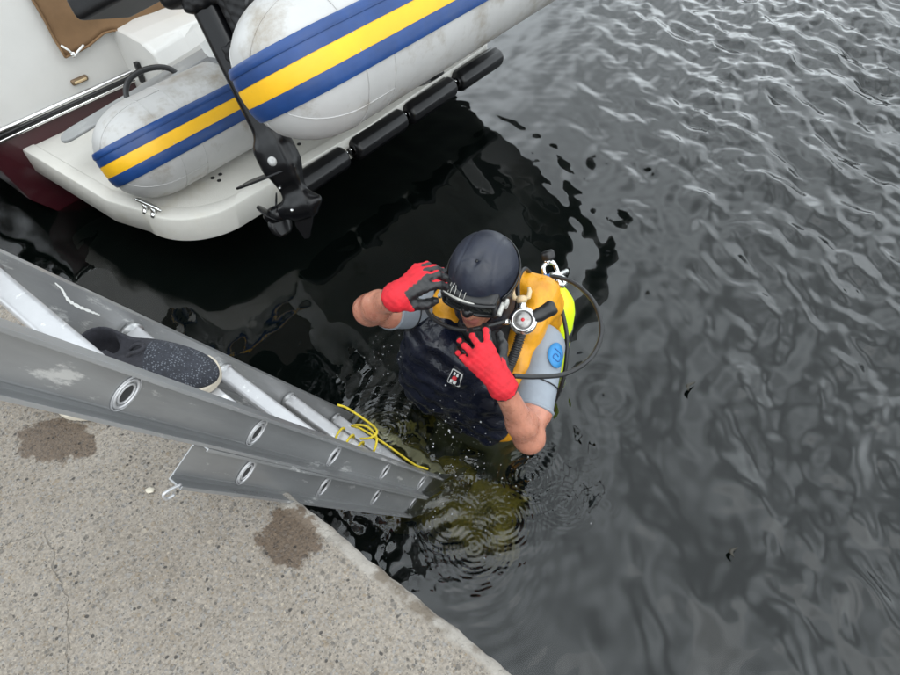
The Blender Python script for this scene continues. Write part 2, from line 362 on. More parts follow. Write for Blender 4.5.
    stainn = noise(11, 6).outputs[0]; col = mix(math_('MULTIPLY', math_('MULTIPLY', lip, ramp(stainn, .50, .60)), .8), col, (.11, .085, .06))
    # wet footprints drying on the slab
    wet = None
    for (x, y, rx, ry, ang) in ((-.532, -.236, .082, .052, 18), (-.462, -.205, .03, .03, 0), (.03, -.072, .057, .064, 0)):
        a = R(ang); X = math_('ADD', s2.outputs[0], -x); Y = math_('ADD', s2.outputs[1], -y)
        A = math_('DIVIDE', math_('ADD', math_('MULTIPLY', X, math.cos(a)), math_('MULTIPLY', Y, math.sin(a))), rx)
        B = math_('DIVIDE', math_('ADD', math_('MULTIPLY', X, -math.sin(a)), math_('MULTIPLY', Y, math.cos(a))), ry)
        d = math_('SQRT', math_('ADD', math_('MULTIPLY', A, A), math_('MULTIPLY', B, B)))
        d = math_('ADD', d, ramp(noise(26, 6, .7).outputs[0], .3, .7, -.32, .32)); w = ramp(d, 1.06, .9)
        wet = w if wet is None else math_('MAXIMUM', wet, w)
    col = mix(math_('MULTIPLY', wet, .85), col, mix(1., col, (.34, .25, .18), 'MULTIPLY'))
    L(col, b.inputs['Base Color']); L(ramp(wet, 0, 1, .88, .5), b.inputs['Roughness'])
    h = math_('ADD', math_('MULTIPLY', hts[0], .5), math_('MULTIPLY', hts[1], .35)); h = math_('ADD', h, math_('MULTIPLY', fine, 1.0)); h = math_('ADD', h, math_('MULTIPLY', mid, .8))
    h = math_('SUBTRACT', h, math_('MULTIPLY', pit, 1.2)); h = math_('SUBTRACT', h, math_('MULTIPLY', ck, 1.5))
    bp = N('ShaderNodeBump'); bp.inputs['Distance'].default_value = .0022; bp.inputs['Strength'].default_value = .9; L(h, bp.inputs['Height']); L(bp.outputs[0], b.inputs['Normal'])
    b.inputs['Specular IOR Level'].default_value = .35
    return m
M['concrete'] = concrete_mat()

def water_mat():
    m = bpy.data.materials.new('harbour_water'); m.use_nodes = True; t = m.node_tree; t.nodes.clear()
    N = t.nodes.new; L = t.links.new; out = N('ShaderNodeOutputMaterial')
    g = N('ShaderNodeBsdfGlass'); g.inputs['IOR'].default_value = 1.52; g.inputs['Roughness'].default_value = .0; g.inputs['Color'].default_value = (1, 1, 1, 1)
    tc = N('ShaderNodeTexCoord'); mp = N('ShaderNodeMapping'); mp.inputs['Scale'].default_value = (1.5, 1, 1); mp.inputs['Rotation'].default_value = (0, 0, R(12))
    n = N('ShaderNodeTexNoise'); n.inputs['Scale'].default_value = 20; n.inputs['Detail'].default_value = 2; n.inputs['Roughness'].default_value = .5
    L(tc.outputs['Object'], mp.inputs[0]); L(mp.outputs[0], n.inputs['Vector'])
    def mth(op, a, b=None):
        q = N('ShaderNodeMath'); q.operation = op
        for i, v in enumerate((a, b)):
            if v is None: continue
            if isinstance(v, (int, float)): q.inputs[i].default_value = v
            else: L(v, q.inputs[i])
        return q.outputs[0]
    hgt = mth('MULTIPLY', n.outputs[0], .0003)
    # capillary rings spreading from drips
    for cx, cy, lam, rad, amp in ((.355, .862, .017, .085, .00030), (.452, .965, .015, .045, .00026), (.485, .85, .016, .05, .00022), (.07, .72, .016, .12, .00042), (-.0, .80, .018, .13, .00042), (.16, .80, .016, .12, .00036), (.25, .95, .019, .16, .00028), (-.22, 1.12, .017, .12, .00034)):
        vd = N('ShaderNodeVectorMath'); vd.operation = 'DISTANCE'; L(tc.outputs['Object'], vd.inputs[0]); vd.inputs[1].default_value = (cx, cy, 0); d = vd.outputs['Value']
        w = mth('SINE', mth('MULTIPLY', d, 2*math.pi/lam)); e = mth('EXPONENT', mth('MULTIPLY', mth('POWER', mth('DIVIDE', d, rad), 2.), -1.))
        hgt = mth('ADD', hgt, mth('MULTIPLY', mth('MULTIPLY', w, e), amp))
    bp = N('ShaderNodeBump'); bp.inputs['Distance'].default_value = 1.; bp.inputs['Strength'].default_value = 1.; L(hgt, bp.inputs['Height']); L(bp.outputs[0], g.inputs['Normal'])
    va = N('ShaderNodeVolumeAbsorption'); va.inputs['Color'].default_value = (.60, .58, .22, 1); va.inputs['Density'].default_value = 3.8
    df = N('ShaderNodeBsdfDiffuse'); df.inputs['Color'].default_value = (.085, .145, .125, 1); ms = N('ShaderNodeMixShader'); ms.inputs[0].default_value = .016   # fine silt held in the water
    L(g.outputs[0], ms.inputs[1]); L(df.outputs[0], ms.inputs[2]); L(ms.outputs[0], out.inputs['Surface']); L(va.outputs[0], out.inputs['Volume']); return m
M['water'] = water_mat()
M['silt'] = mat('dark_silt', (.05, .045, .025), .9, var=.3, vs=1)

# ------------------------------------------------------------------ water and quay
def axis_coords(lo, hi, fine, far):
    c = list(np.arange(lo, hi, fine)); s = fine; x = hi
    while x < far: c.append(x); s *= 1.22; x += s
    s = fine; x = lo-fine
    while x > -far: c.insert(0, x); s *= 1.22; x -= s
    return np.array(c)
def wave_height(X, Y):
    r2 = np.random.default_rng(11); h = np.zeros_like(X); sx = np.zeros_like(X)
    q = ((X-O[0])*NN[0]+(Y-O[1])*NN[1]+.35*((X-O[0])*UU[0]+(Y-O[1])*UU[1])-.5)/1.6; q = np.clip(q, 0, 1); opn = .45+.55*q*q*(3-2*q)      # short ripples build up away from the quay
    wx = X+.05*np.sin(2.1*Y+.7)+.03*np.sin(5.3*Y+X*2.2); wy = Y+.06*np.sin(1.7*X+1.1)+.03*np.sin(4.9*X-Y*3.1)
    for k in range(90):
        lam = .062*(6.4**r2.random()); th = R(192)+r2.normal()*.60
        if k % 7 == 0: th = r2.random()*6.28
        K = 2*math.pi/lam; amp = .0056*(lam/.25)**1.10*(.5+r2.random())/3.6
        ph = K*(wx*math.cos(th)+wy*math.sin(th))+r2.random()*6.28
        g = amp*(np.sin(ph)+.18*np.sin(2*ph+1.57))
        h += g if lam > .13 else g*opn
    return h
def add_water():
    xs = axis_coords(-2.6, 3.6, .0155, 260); ys = axis_coords(-.4, 5.6, .0155, 260)
    X, Y = np.meshgrid(xs, ys, indexing='ij')
    cell = np.maximum(np.gradient(xs)[:, None]*np.ones_like(Y), np.gradient(ys)[None, :]*np.ones_like(X))
    H = wave_height(X, Y)
    nq = (X-O[0])*NN[0]+(Y-O[1])*NN[1]; uq = (X-O[0])*UU[0]+(Y-O[1])*UU[1]
    def ss(x, a, b): t = np.clip((x-a)/(b-a), 0, 1); return t*t*(3-2*t)
    shelter = .22+.78*ss(uq*.8+nq*.45, .25, 1.5)           # the corner between quay and boat is calmer
    H *= shelter*np.clip(.05/cell, 0, 1)
    # ring ripples from drips and the diver
    for (cx, cy, a, lam, rad) in ((.42, .93, .0016, .035, .07), (.33, .80, .0013, .03, .09), (.40, 1.05, .001, .04, .12), (.12, 1.15, .0032, .062, .42), (.02, .72, .0030, .05, .26), (.55, 1.25, .0016, .05, .2), (-.15, .98, .0028, .048, .24), (.1, .6, .0018, .04, .15)):
        d = np.hypot(X-cx, Y-cy); H += a*np.sin(2*math.pi*d/lam)*np.exp(-(d/rad)**2)
    # churned water beside the diver
    d = np.hypot((X+.03)/.9, (Y-.86)/.8); ch = np.exp(-(d/.27)**2)
    cn = sum(np.sin(X*a+Y*b+c)*s for a, b, c, s in ((71, 38, 0, 1), (-46, 83, 1, 1), (97, -61, 2, .8), (123, 88, 3, .6), (-140, 66, 4, .5), (30, -110, 5, .9)))
    H += .0024*cn*ch
    nx, ny = X.shape; V = np.stack([X, Y, H], -1).reshape(-1, 3); i = np.arange(nx*ny).reshape(nx, ny)
    F = np.stack([i[:-1, :-1], i[1:, :-1], i[1:, 1:], i[:-1, 1:]], -1).reshape(-1, 4)
    border = list(i[:, 0])+list(i[-1, 1:])+list(i[-2::-1, -1])+list(i[0, -2:0:-1])
    nb = len(border); low = V[border].copy(); low[:, 2] = -3.4; V = np.vstack([V, low]); b0 = nx*ny
    S = np.array([(border[(k+1) % nb], border[k], b0+k, b0+(k+1) % nb) for k in range(nb)])
    me = bpy.data.meshes.new('water'); tot = len(F)+len(S)
    loops = np.concatenate([F.ravel(), S.ravel(), np.arange(b0+nb-1, b0-1, -1)]).astype(np.int32)
    me.vertices.add(len(V)); me.vertices.foreach_set('co', V.astype(np.float32).ravel()); me.loops.add(len(loops)); me.loops.foreach_set('vertex_index', loops)
    me.polygons.add(tot+1); me.polygons.foreach_set('loop_start', np.append(np.arange(0, tot*4+1, 4), []).astype(np.int32)); me.update(calc_edges=True); me.validate()
    o = link('water', me, M['water']); sm = np.ones(tot+1, bool); sm[len(F):] = False; me.polygons.foreach_set('use_smooth', sm)
    tag(o, 'dark rippled harbour water reflecting a grey sky', kind='structure')
    bm = bmesh.new(); box(bm, (0, 0, -3.6), (540, 540, .3)); tag(from_bm('seabed', bm, M['silt'], smooth=False), 'dark silty harbour bed under the water', kind='structure')
add_water()

def add_quay():
    us = np.concatenate([[-60, -20, -8, -4], np.arange(-2.2, 2.2, .012), [4, 8, 20, 60]])
    prof = [(-60, .66), (-4, .66), (-.8, .66), (-.06, .66), (-.034, .6595), (-.018, .657), (-.008, .652), (-.002, .643), (0, .63), (.0, .60), (.0, .45), (0, .1), (0, -3.6)]
    wgt = [0, 0, 0, 0, .35, .8, 1, 1.1, 1, .6, .3, .2, .1]
    V = []; F = []
    for u in us:
        ch = .002+.0006*math.sin(u*7.3+1)+.0006*math.sin(u*23+2)+.0007*math.sin(u*61)+.0006*math.sin(u*143)
        ch += .004*math.exp(-((u-.17)/.016)**2)+.003*math.exp(-((u-.34)/.010)**2)+.003*math.exp(-((u+.02)/.010)**2)+.001*random.random()
        for (n, z), w in zip(prof, wgt): V.append((u, n-max(ch, 0)*w, z-max(ch, 0)*w*.45))
    m = len(prof)
    for i in range(len(us)-1):
        for k in range(m-1): F.append((i*m+k, (i+1)*m+k, (i+1)*m+k+1, i*m+k+1))
    o = pydata('quay', V, F, M['concrete'], loc=W(0, 0, 0), rot=(0, 0, QROT)); tag(o, 'exposed aggregate concrete quay with worn edge and wet footprints', kind='structure')
    b = bmesh.new(); bmesh.ops.create_icosphere(b, subdivisions=2, radius=.008)
    for v in b.verts: v.co = Vector((v.co.x*1.15, v.co.y*.85, v.co.z*.6))*(1+.12*math.sin(v.co.x*700+v.co.y*500))
    tag(from_bm('pebble', b, M['stone'], loc=W(-.262, -.178, .664)), 'small pale pebble on the concrete near the ladder hook', 'pebble')
add_quay()

def add_murk_lump():  # added lump that stands in for yellow-green murk by the ladder foot
    c = np.array((-.045, .985, -.36)); root = None
    def fn(P):
        q = P.copy(); d = rbox_d(q, (0, 0, 0), (.30, .13, .13), .05)
        return d+.016*np.sin(q[:, 0]*23+1)*np.sin(q[:, 1]*27)+.010*np.sin(q[:, 2]*45+q[:, 0]*41)+.006*np.sin(q[:, 0]*80)*np.sin(q[:, 1]*75)
    a = R(-28); rot = np.array(((math.cos(a), -math.sin(a), 0), (math.sin(a), math.cos(a), 0), (0, 0, 1)))
    o = sdf_obj('murk_lump', fn, (-.36, -.2, -.2), (.36, .2, .2), .012, M['murk'], xf=lambda V: V @ rot.T); o.location = tuple(c)
    tag(o, 'algae coloured beam lying just under the water at the foot of the ladder', 'lump')
add_murk_lump()
# ------------------------------------------------------------------ extension ladder
LD = Vector((0, .446, -.895)).normalized()      # down the ladder, quay frame
LNrm = Vector((0, .895, .446)).normalized()     # out of the ladder plane, towards the water
LB = Vector((0, -.015, .89))                    # rung 1 line
def lp(s, u=0., off=0.): return LB+LD*s+LNrm*off+Vector((u, 0, 0))    # s metres below rung 1
def add_ladder():
    base = Vector((-.235, 0, 0)); root = empty('extension_ladder', W(-.235, .0, .0), (0, 0, QROT))
    tag(root, 'scratched aluminium extension ladder leaning over the quay edge into the water', 'ladder')
    def rail(s0, s1, u, out, off, hw=.037):      # channel: web plus two flanges turned outwards
        bm = bmesh.new(); t = .0022; fl = .030; lip = .006
        prof = [(0, -hw), (fl*out, -hw), (fl*out, -hw+lip), ((fl-t)*out, -hw+lip), ((fl-t)*out, -hw+t*1.5), (t*out, -hw+t*1.5), (t*out, -.0275), ((t+.0012)*out, -.027), ((t+.0012)*out, -.025), (t*out, -.0245), (t*out, .0245), ((t+.0012)*out, .025), ((t+.0012)*out, .027), (t*out, .0275), (t*out, hw-t*1.5), ((fl-t)*out, hw-t*1.5), ((fl-t)*out, hw-lip), (fl*out, hw-lip), (fl*out, hw), (0, hw)]
        n = 40; rings = []
        for i in range(n+1):
            s = s0+(s1-s0)*i/n; w = .0006*math.sin(i*1.7)
            rings.append([bm.verts.new(lp(s, u+a+w, off+b)-base) for a, b in prof])
        for i in range(n):
            for k in range(len(prof)):
                l = (k+1) % len(prof); bm.faces.new((rings[i][k], rings[i][l], rings[i+1][l], rings[i+1][k]))
        bm.faces.new(rings[0]); bm.faces.new(rings[-1][::-1])
        o = from_bm('rail', bm, M['alu'], root, smooth=False); bevel(o, .0012, 2); return o
    def grommet(s, u, off, parent, out):        # swaged rung end: an oval ring proud of the rail
        c = lp(s, u, off)-base; pts = []; 
        for k in range(28):
            a = 2*math.pi*k/28; x = .0130*math.cos(a); y = .0215*math.sin(a)
            pts.append(c+LD*x+LNrm*y)
        lst = []
        V, F = tube_vf(pts, .0026, 8, closed=True)
        V2, F2 = tube_vf([c+(p-c)*.68 for p in pts], .0018, 8, closed=True, off=len(V)); V += V2; F += F2
        V2, F2 = tube_vf([c+(p-c)*1.22 for p in pts], .0014, 6, closed=True, off=len(V)); V += V2; F += F2
        o = pydata('rung_end', [v+Vector((out*.0016, 0, 0)) for v in V], F, M['alu_bright'], parent)
        pydata('rung_shade_disc', [c+(p-c)*.62+Vector((out*.0008, 0, 0)) for p in pts], [tuple(range(28))], M['bore_shade'], o, smooth=False); return o
    un, uf = -.05, -.42
    secs = [(-.305*3.1, 2.35, 0.0, range(-2, 8)), (-.125, 2.45, -.0745, range(0, 8))]
    for q, (s0, s1, off, rr) in enumerate(secs):
        inset = .0
        rn = rail(s0, s1, un+inset, 1, off); rf = rail(s0, s1, uf-inset, -1, off)
        for i in rr:
            s = .305*i+(.0 if q == 0 else .045); r = .0195
            pts = [lp(s, un-.001, off)-base, lp(s, (un+uf)/2, off)-base, lp(s, uf+.001, off)-base]; V = []; F = []
            seg = 20
            for p in pts:
                for k in range(seg):
                    a = 2*math.pi*k/seg; y = r*math.cos(a); z = min(r*math.sin(a), r*.62)   # flat tread
                    V.append(p+Vector((0, y, z)))
            for j in range(2):
                for k in range(seg): F.append((j*seg+k, j*seg+(k+1) % seg, (j+1)*seg+(k+1) % seg, (j+1)*seg+k))
            o = pydata('rung', V, F, M['alu_bright'], root)
            V, F = tube_vf([lp(s, uf+.001, off)-base, lp(s, uf+.010, off)-base], .0245, 20)
            pydata('collar', V, F, M['alu'], o)
            V, F = tube_vf([lp(s, un-.010, off)-base, lp(s, un-.001, off)-base], .0245, 20)
            pydata('collar', V, F, M['alu'], o)
            grommet(s, un+.0022, off, rn, 1)
            if i < 5: grommet(s, uf-.0022, off, rf, -1)
    V = []; F = []; sp = catmull([(0, -.077, 1.079), (0, -.074, 1.060), (0, -.075, 1.035), (0, -.066, 1.009), (0, -.052, .982), (0, -.045, .969)], 6)
    for k, q in enumerate(sp):
        w = .0009+.0026*abs(math.sin(k*1.9))*math.sin(math.pi*(k+.5)/len(sp)); c = Vector((uf+.0008, q[1], q[2]))-base
        V += [c-LNrm*w, c+LNrm*w]
    for k in range(len(sp)-1): F.append((2*k, 2*k+1, 2*k+3, 2*k+2))
    pydata('paint_scrape', V, F, M['white_print'], root, smooth=False)
    # hook bracket on the head of the lower section
    p = [lp(-.122+q[0], un+q[1]*.9, q[2]*.98)-base for q in ((0, .026, -.108), (-.018, .028, -.118), (-.024, .028, -.128), (-.012, .028, -.134), (0, .027, -.126))]
    tube('hook', catmull(p, 5), .0024, M['alu_bright'], root, 8)
add_ladder()
def QW(v): return W(v.x, v.y, v.z)
def add_rope():
    c = lp(.305*2, -.19, 0)+Vector((0, 0, .0)); pts = []
    for k in range(26):
        a = 2*math.pi*k/9; pts.append(c+Vector((-.03+.004*k, .026*math.cos(a), .027*math.sin(a)+.002)))
    for du, dn, dz in ((.09, .02, .025), (.07, .05, .035), (.02, .06, .025), (-.02, .045, .005), (.0, .06, -.01), (.05, .08, -.05), (.10, .10, -.10), (.13, .126, -.165), (.15, .16, -.22)):
        pts.append(c+Vector((du, dn, dz)))
    loop = [c+Vector((.1*math.cos(a)*.75, .045+.03*math.sin(a), .038+.016*math.cos(a*2))) for a in np.linspace(2.9, -1.0, 9)]
    V, F = tube_vf([QW(Vector(p)) for p in catmull(pts, 4)], .0034, 8)
    v2, f2 = tube_vf([QW(Vector(p)) for p in catmull(loop, 5)], .0034, 8, off=len(V))
    o = pydata('rope', V+v2, F+f2, M['rope']); tag(o, 'thin yellow rope wound round a low ladder rung', 'rope')
add_rope()

# ------------------------------------------------------------------ motor boat moored alongside
def quay_root(name, u, n, z): return empty(name, W(u, n, z), (0, 0, QROT))
def add_boat():
    B = Vector((-6.0, 1.65, 0)); root = quay_root('motor_boat', B.x, B.y, 0)
    tag(root, 'white cabin cruiser with maroon lower hull and brown canvas at its stern', 'boat')
    N0 = 1.62
    def section(t):      # t 0 stern .. 1 bow; returns half widths
        w = (1-max(0, (t-.35)/.65)**2.2); return w
    def loft(name, zlist, m, part):
        V = []; F = []; nt = 26; k = len(zlist)
        for side in (-1, 1):
            b = len(V)
            for i in range(nt+1):
                t = i/nt; u = -2.31-7.6*t; w = section(t)
                for z, hw in zlist:
                    V.append(Vector((u-(z-.4)*.10*(1-t)-z*.35*t, N0+side*max(hw*w, .012), z+.35*t*t*(z > 0)))-B)
            for i in range(nt):
                for j in range(k-1):
                    f = (b+i*k+j, b+(i+1)*k+j, b+(i+1)*k+j+1, b+i*k+j+1); F.append(f if side < 0 else f[::-1])
        nv = (nt+1)*k
        for j in range(k-1): F.append((j, j+1, nv+j+1, nv+j))     # transom
        return pydata(name, V, F, m, part, smooth=False)
    hull = loft('hull', [(-.55, .05), (-.1, 1.10), (.1, 1.24), (.395, 1.30)], M['maroon'], root)
    top = loft('topside', [(.397, 1.303), (.41, 1.305), (.8, 1.33), (1.05, 1.34)], [M['gel'], M['maroon']], root)
    mi = [1]*len(top.data.polygons)
    for k in range(3): mi[-1-k] = 0
    top.data.polygons.foreach_set('material_index', mi)       # white transom, dark sides
    # deck and coaming
    V = []; F = []
    for i in range(27):
        t = i/26; u = -2.31-7.6*t-.065*(1-t)-.37*t; w = max(1.33*section(t), .012)
        V += [Vector((u, N0-w, 1.045+.35*t*t))-B, Vector((u, N0+w, 1.045+.35*t*t))-B]
    for i in range(26): F.append((2*i, 2*i+1, 2*i+3, 2*i+2))
    pydata('deck', V, F, M['gel'], root, smooth=False)
    # canvas enclosure and hard top above the cockpit
    bm = bmesh.new()
    vs = [bm.verts.new(Vector((u, N0+n, z))-B) for u, n, z in ((-2.42, -1.08, 1.04), (-2.42, 1.08, 1.04), (-2.9, .95, 2.75), (-2.9, -.95, 2.75), (-6.2, -1.0, 1.2), (-6.2, 1.0, 1.2), (-5.4, .85, 2.85), (-5.4, -.85, 2.85))]
    for f in ((0, 1, 2, 3), (5, 4, 7, 6), (1, 5, 6, 2), (4, 0, 3, 7), (3, 2, 6, 7)): bm.faces.new([vs[k] for k in f])
    cv = from_bm('canvas_enclosure', bm, M['dark_canvas'], root, smooth=False); bevel(cv, .12, 3)
    bm = bmesh.new()
    vs = [bm.verts.new(Vector((u, N0+n, z))-B) for u, n, z in ((-3.0, -.9, 2.78), (-3.0, .9, 2.78), (-3.3, .85, 4.0), (-3.3, -.85, 4.0), (-6.6, -.9, 2.9), (-6.6, .9, 2.9), (-5.8, .8, 3.9), (-5.8, -.8, 3.9))]
    for f in ((0, 1, 2, 3), (5, 4, 7, 6), (1, 5, 6, 2), (4, 0, 3, 7), (3, 2, 6, 7), (0, 4, 5, 1)): bm.faces.new([vs[k] for k in f])
    bevel(from_bm('flybridge_canvas', bm, M['dark_canvas'], root, smooth=False), .12, 3)
    # rub rail: steel strip over a black gap
    def rr(z, r, m, du):
        pts = [Vector((-5.5, N0-1.31-du, z))-B, Vector((-2.36, N0-1.305-du, z))-B, Vector((-2.30+du, N0-1.28, z))-B, Vector((-2.30+du, N0+1.28, z))-B, Vector((-2.36, N0+1.305+du, z))-B, Vector((-5.5, N0+1.31+du, z))-B]
        tube('rub_rail', pts, r, m, root, 10)
    rr(.412, .011, M['steel'], .004); rr(.393, .012, M['rubber'], .002); rr(.374, .008, M['chrome'], .004)
    # canvas curtain over the transom opening
    nu, nv = 40, 26; V = []; F = []
    for i in range(nu+1):
        for j in range(nv+1):
            n = .80+1.55*i/nu; z = .575+.55*j/nv; z0 = z+(-.012*math.sin(i*.9)+.02*abs(math.sin(i*.27)))*(1-j/nv)
            n2 = n-.02*(j/nv)
            w = .010*math.sin(n*17+z*5)+.006*math.sin(n*41-z*9)+.004*math.sin(z*36+n*8)
            V.append(Vector((-2.283-(z-.4)*.10+w, n2, z0))-B)
    for i in range(nu):
        for j in range(nv): F.append((i*(nv+1)+j, (i+1)*(nv+1)+j, (i+1)*(nv+1)+j+1, i*(nv+1)+j+1))
    c = pydata('canvas_curtain', V, F, M['canvas'], root); s = c.modifiers.new('s', 'SOLIDIFY'); s.thickness = .004
    tubes('hem', [([Vector(V[i*(nv+1)])+Vector((.003, 0, 0)) for i in range(nu+1)], .005), ([Vector(V[j])+Vector((.003, 0, 0)) for j in range(nv+1)], .005)], M['canvas'], c)
    k = Vector((-2.318, .835, .578))-B
    tubes('lashing', [([k+Vector((.02, -.03, .045)), k+Vector((.028, -.012, .02)), k+Vector((.03, 0, -.008)), k+Vector((.03, .02, .004)), k+Vector((.028, .055, .018))], .0045)], M['white_print'], c)
    lathe('hook', [(.0, 0), (.013, 0), (.013, .01), (.007, .014), (.007, .026), (.012, .028), (.012, .034), (.0, .036)], M['chrome'], c, axisM(k+Vector((-.008, 0, -.004)), (1, 0, 0)), 14)
    # oval drain light
    V = []; F = []; c0 = Vector((-2.312, .818, .463))-B
    bm = bmesh.new(); box(bm, c0, (.022, .075, .024)); o = from_bm('drain_fitting', bm, M['bronze'], root); bevel(o, .008, 3)
    bm = bmesh.new(); box(bm, c0+Vector((.003, 0, 0)), (.022, .058, .012)); bevel(from_bm('lens', bm, M['tan_silicone'], o), .004, 2)
    # moulded locker on the transom
    prof = [(-2.34, .302), (-1.97, .302), (-1.985, .40), (-2.01, .52), (-2.04, .575), (-2.10, .597), (-2.20, .606), (-2.34, .606)]
    V = []; F = []; m = len(prof)
    for i, n in enumerate((1.045, 1.06, 1.22, 1.30, 1.40, 1.70, 1.74)):
        k = 0 if i not in (0, 6) else 1
        for a, (u, z) in enumerate(prof):
            bulge = (.030 if i in (2,) else (.05 if i in (3, 4, 5, 6) else 0))*(1 if a in (2, 3, 4) else 0)
            V.append(Vector((u-bulge-(.012*k if a < 7 and a > 0 else 0), n, z-(.012*k if a > 3 else 0)))-B)
    for i in range(6):
        for k in range(m): F.append((i*m+k, i*m+(k+1) % m, (i+1)*m+(k+1) % m, (i+1)*m+k))
    F.append(tuple(range(m))); F.append(tuple(6*m+k for k in range(m-1, -1, -1)))
    lk = pydata('transom_locker', V, F, M['gel'], root, smooth=False); bevel(lk, .014, 4, 20)
    bm = bmesh.new(); box(bm, Vector((-2.19, 1.034, .47))-B, (.026, .02, .05)); box(bm, Vector((-2.19, 1.03, .425))-B, (.018, .022, .04)); bevel(from_bm('latch', bm, M['rubber'], lk), .004, 2)
    # swim platform
    def outline(gr=0.):
        u0, u1, n0, n1, r = -2.34, -1.285-gr, .462+gr, 2.64-gr, .26; pts = [(u0, n0), (u1-.42, n0+.02)]
        for a in np.linspace(-90, 0, 26): pts.append((u1-r+r*math.cos(R(a))*(1.0), n0+.065+r+r*math.sin(R(a))))
        pts += [(u1+.03, 1.5)]
        for a in np.linspace(0, 90, 22): pts.append((u1-r+r*math.cos(R(a)), n1-r+r*math.sin(R(a))))
        pts += [(u0, n1)]; return pts
    bm = bmesh.new(); lay = []
    for gr, z in ((.05, .185), (.006, .192), (.0, .20), (0, .296), (.003, .302), (.008, .304), (.05, .304), (.056, .299), (.060, .298)):
        lay.append([bm.verts.new(Vector((u, n, z))-B) for u, n in outline(gr)])
    m = len(lay[0])
    for a, b in zip(lay, lay[1:]):
        for k in range(m): bm.faces.new((a[k], a[(k+1) % m], b[(k+1) % m], b[k]))
    bm.faces.new(lay[0][::-1]); bm.faces.new(lay[-1])
    pl = from_bm('swim_platform', bm, M['gel_deck'], root); pl.data.set_sharp_from_angle(angle=R(38))
    for (u, n) in ((-1.56, .80), (-1.50, .835), (-1.495, .87), (-1.465, .84), (-1.40, 1.22), (-1.42, 1.3)):
        lathe('bolt_hole', [(0, 0), (.009, 0), (.008, .003), (0, .003)], M['rubber'], pl, Matrix.Translation(Vector((u, n, .2985))-B), 12)
    cl = Vector((-1.515, .548, .303))-B; V = []; F = []
    d = Vector((.92, .12, 0)).normalized()
    lst = [([cl-d*.075+Vector((0, 0, .030)), cl-d*.05+Vector((0, 0, .036)), cl+Vector((0, 0, .037)), cl+d*.05+Vector((0, 0, .036)), cl+d*.075+Vector((0, 0, .030))], [.005, .008, .009, .008, .005])]
    for q in (-.022, .022): lst.append(([cl+d*q, cl+d*q+Vector((0, 0, .01)), cl+d*q+Vector((0, 0, .036))], [.014, .008, .007]))
    for q in (-.022, .022): lst.append(([cl+d*q-Vector((-.016, .016, 0)), cl+d*q+Vector((-.016, .016, .004))], [.008, .008]))
    tubes('cleat', lst, M['chrome'], pl, 10)
    return root
add_boat()

def add_fenders():
    labs = ('black fender roll on the platform edge beside the outboard propeller', 'second black platform fender roll from the outboard motor', 'third black platform fender roll from the outboard motor', 'fourth black platform fender roll, farthest from the outboard motor'); spans = ((1.03, 1.32), (1.39, 1.71), (1.76, 2.09), (2.15, 2.49)); first = None
    for i, (a, b) in enumerate(spans):
        r = .055; Lh = (b-a)/2+.012; root = quay_root('platform_fender', -1.245, (a+b)/2, .245)
        tag(root, labs[i], 'fender', 'black fenders along the swim platform')
        V = []; F = []; seg = 28; prof = [(-Lh, .022), (-Lh+.003, .036), (-Lh+.010, .046), (-Lh+.024, .053), (Lh-.024, .053), (Lh-.010, .046), (Lh-.003, .036), (Lh, .022)]
        for y, rr in prof:
            for k in range(seg):
                a2 = 2*math.pi*k/seg; rk = rr*(1-.09*(math.cos(a2*9) > .45)*(abs(y) < Lh-.02)); V.append(Vector((rk*math.cos(a2), y, rk*math.sin(a2))))
        for j in range(len(prof)-1):
            for k in range(seg): F.append((j*seg+k, j*seg+(k+1) % seg, (j+1)*seg+(k+1) % seg, (j+1)*seg+k))
        F.append(tuple(range(seg))); F.append(tuple((len(prof)-1)*seg+k for k in range(seg-1, -1, -1)))
        pydata('roll', V, F, M['vinyl'], root)
        for s in (-1, 1):
            bm = bmesh.new(); box(bm, (-.018, s*(Lh+.010), .0), (.05, .014, .022)); bevel(from_bm('bracket', bm, M['rubber'], root), .003, 2)
            lathe('bracket_bolt', [(0, 0), (.007, 0), (.007, .006), (.004, .009), (0, .009)], M['chrome'], root, axisM((.004, s*(Lh+.010), .011), (0.3, 0, 1)), 10)
add_fenders()

# ------------------------------------------------------------------ inflatable dinghy and its outboard, propped on the platform
DROLL = 31.9
def dinghy_root(name):
    o = empty(name); o.matrix_world = Matrix.Translation(W(-1.60, 0, .478)) @ Matrix.Rotation(QROT, 4, 'Z') @ Matrix.Rotation(R(-DROLL), 4, 'Y'); return o
SEP = 1.126; TR = .182
def tube_path(a0, f0):
    c = SEP/2; s = 1 if a0 < c else -1
    P = []; Rr = []
    for k in range(15):
        q = k/14*math.pi/2; P.append((a0, f0+.20*(1-math.cos(q)), 0)); Rr.append(max(TR*math.sin(q)**.72, .012))
    for f in np.arange(f0+.30, 2.35, .12): P.append((a0, f, 0)); Rr.append(TR)
    for k in range(1, 11):
        q = k/10*math.pi/2; P.append((a0+s*c*(1-math.cos(q)), 2.36+.62*math.sin(q), .10*math.sin(q)**2)); Rr.append(TR-.02*k/10)
    return P, Rr
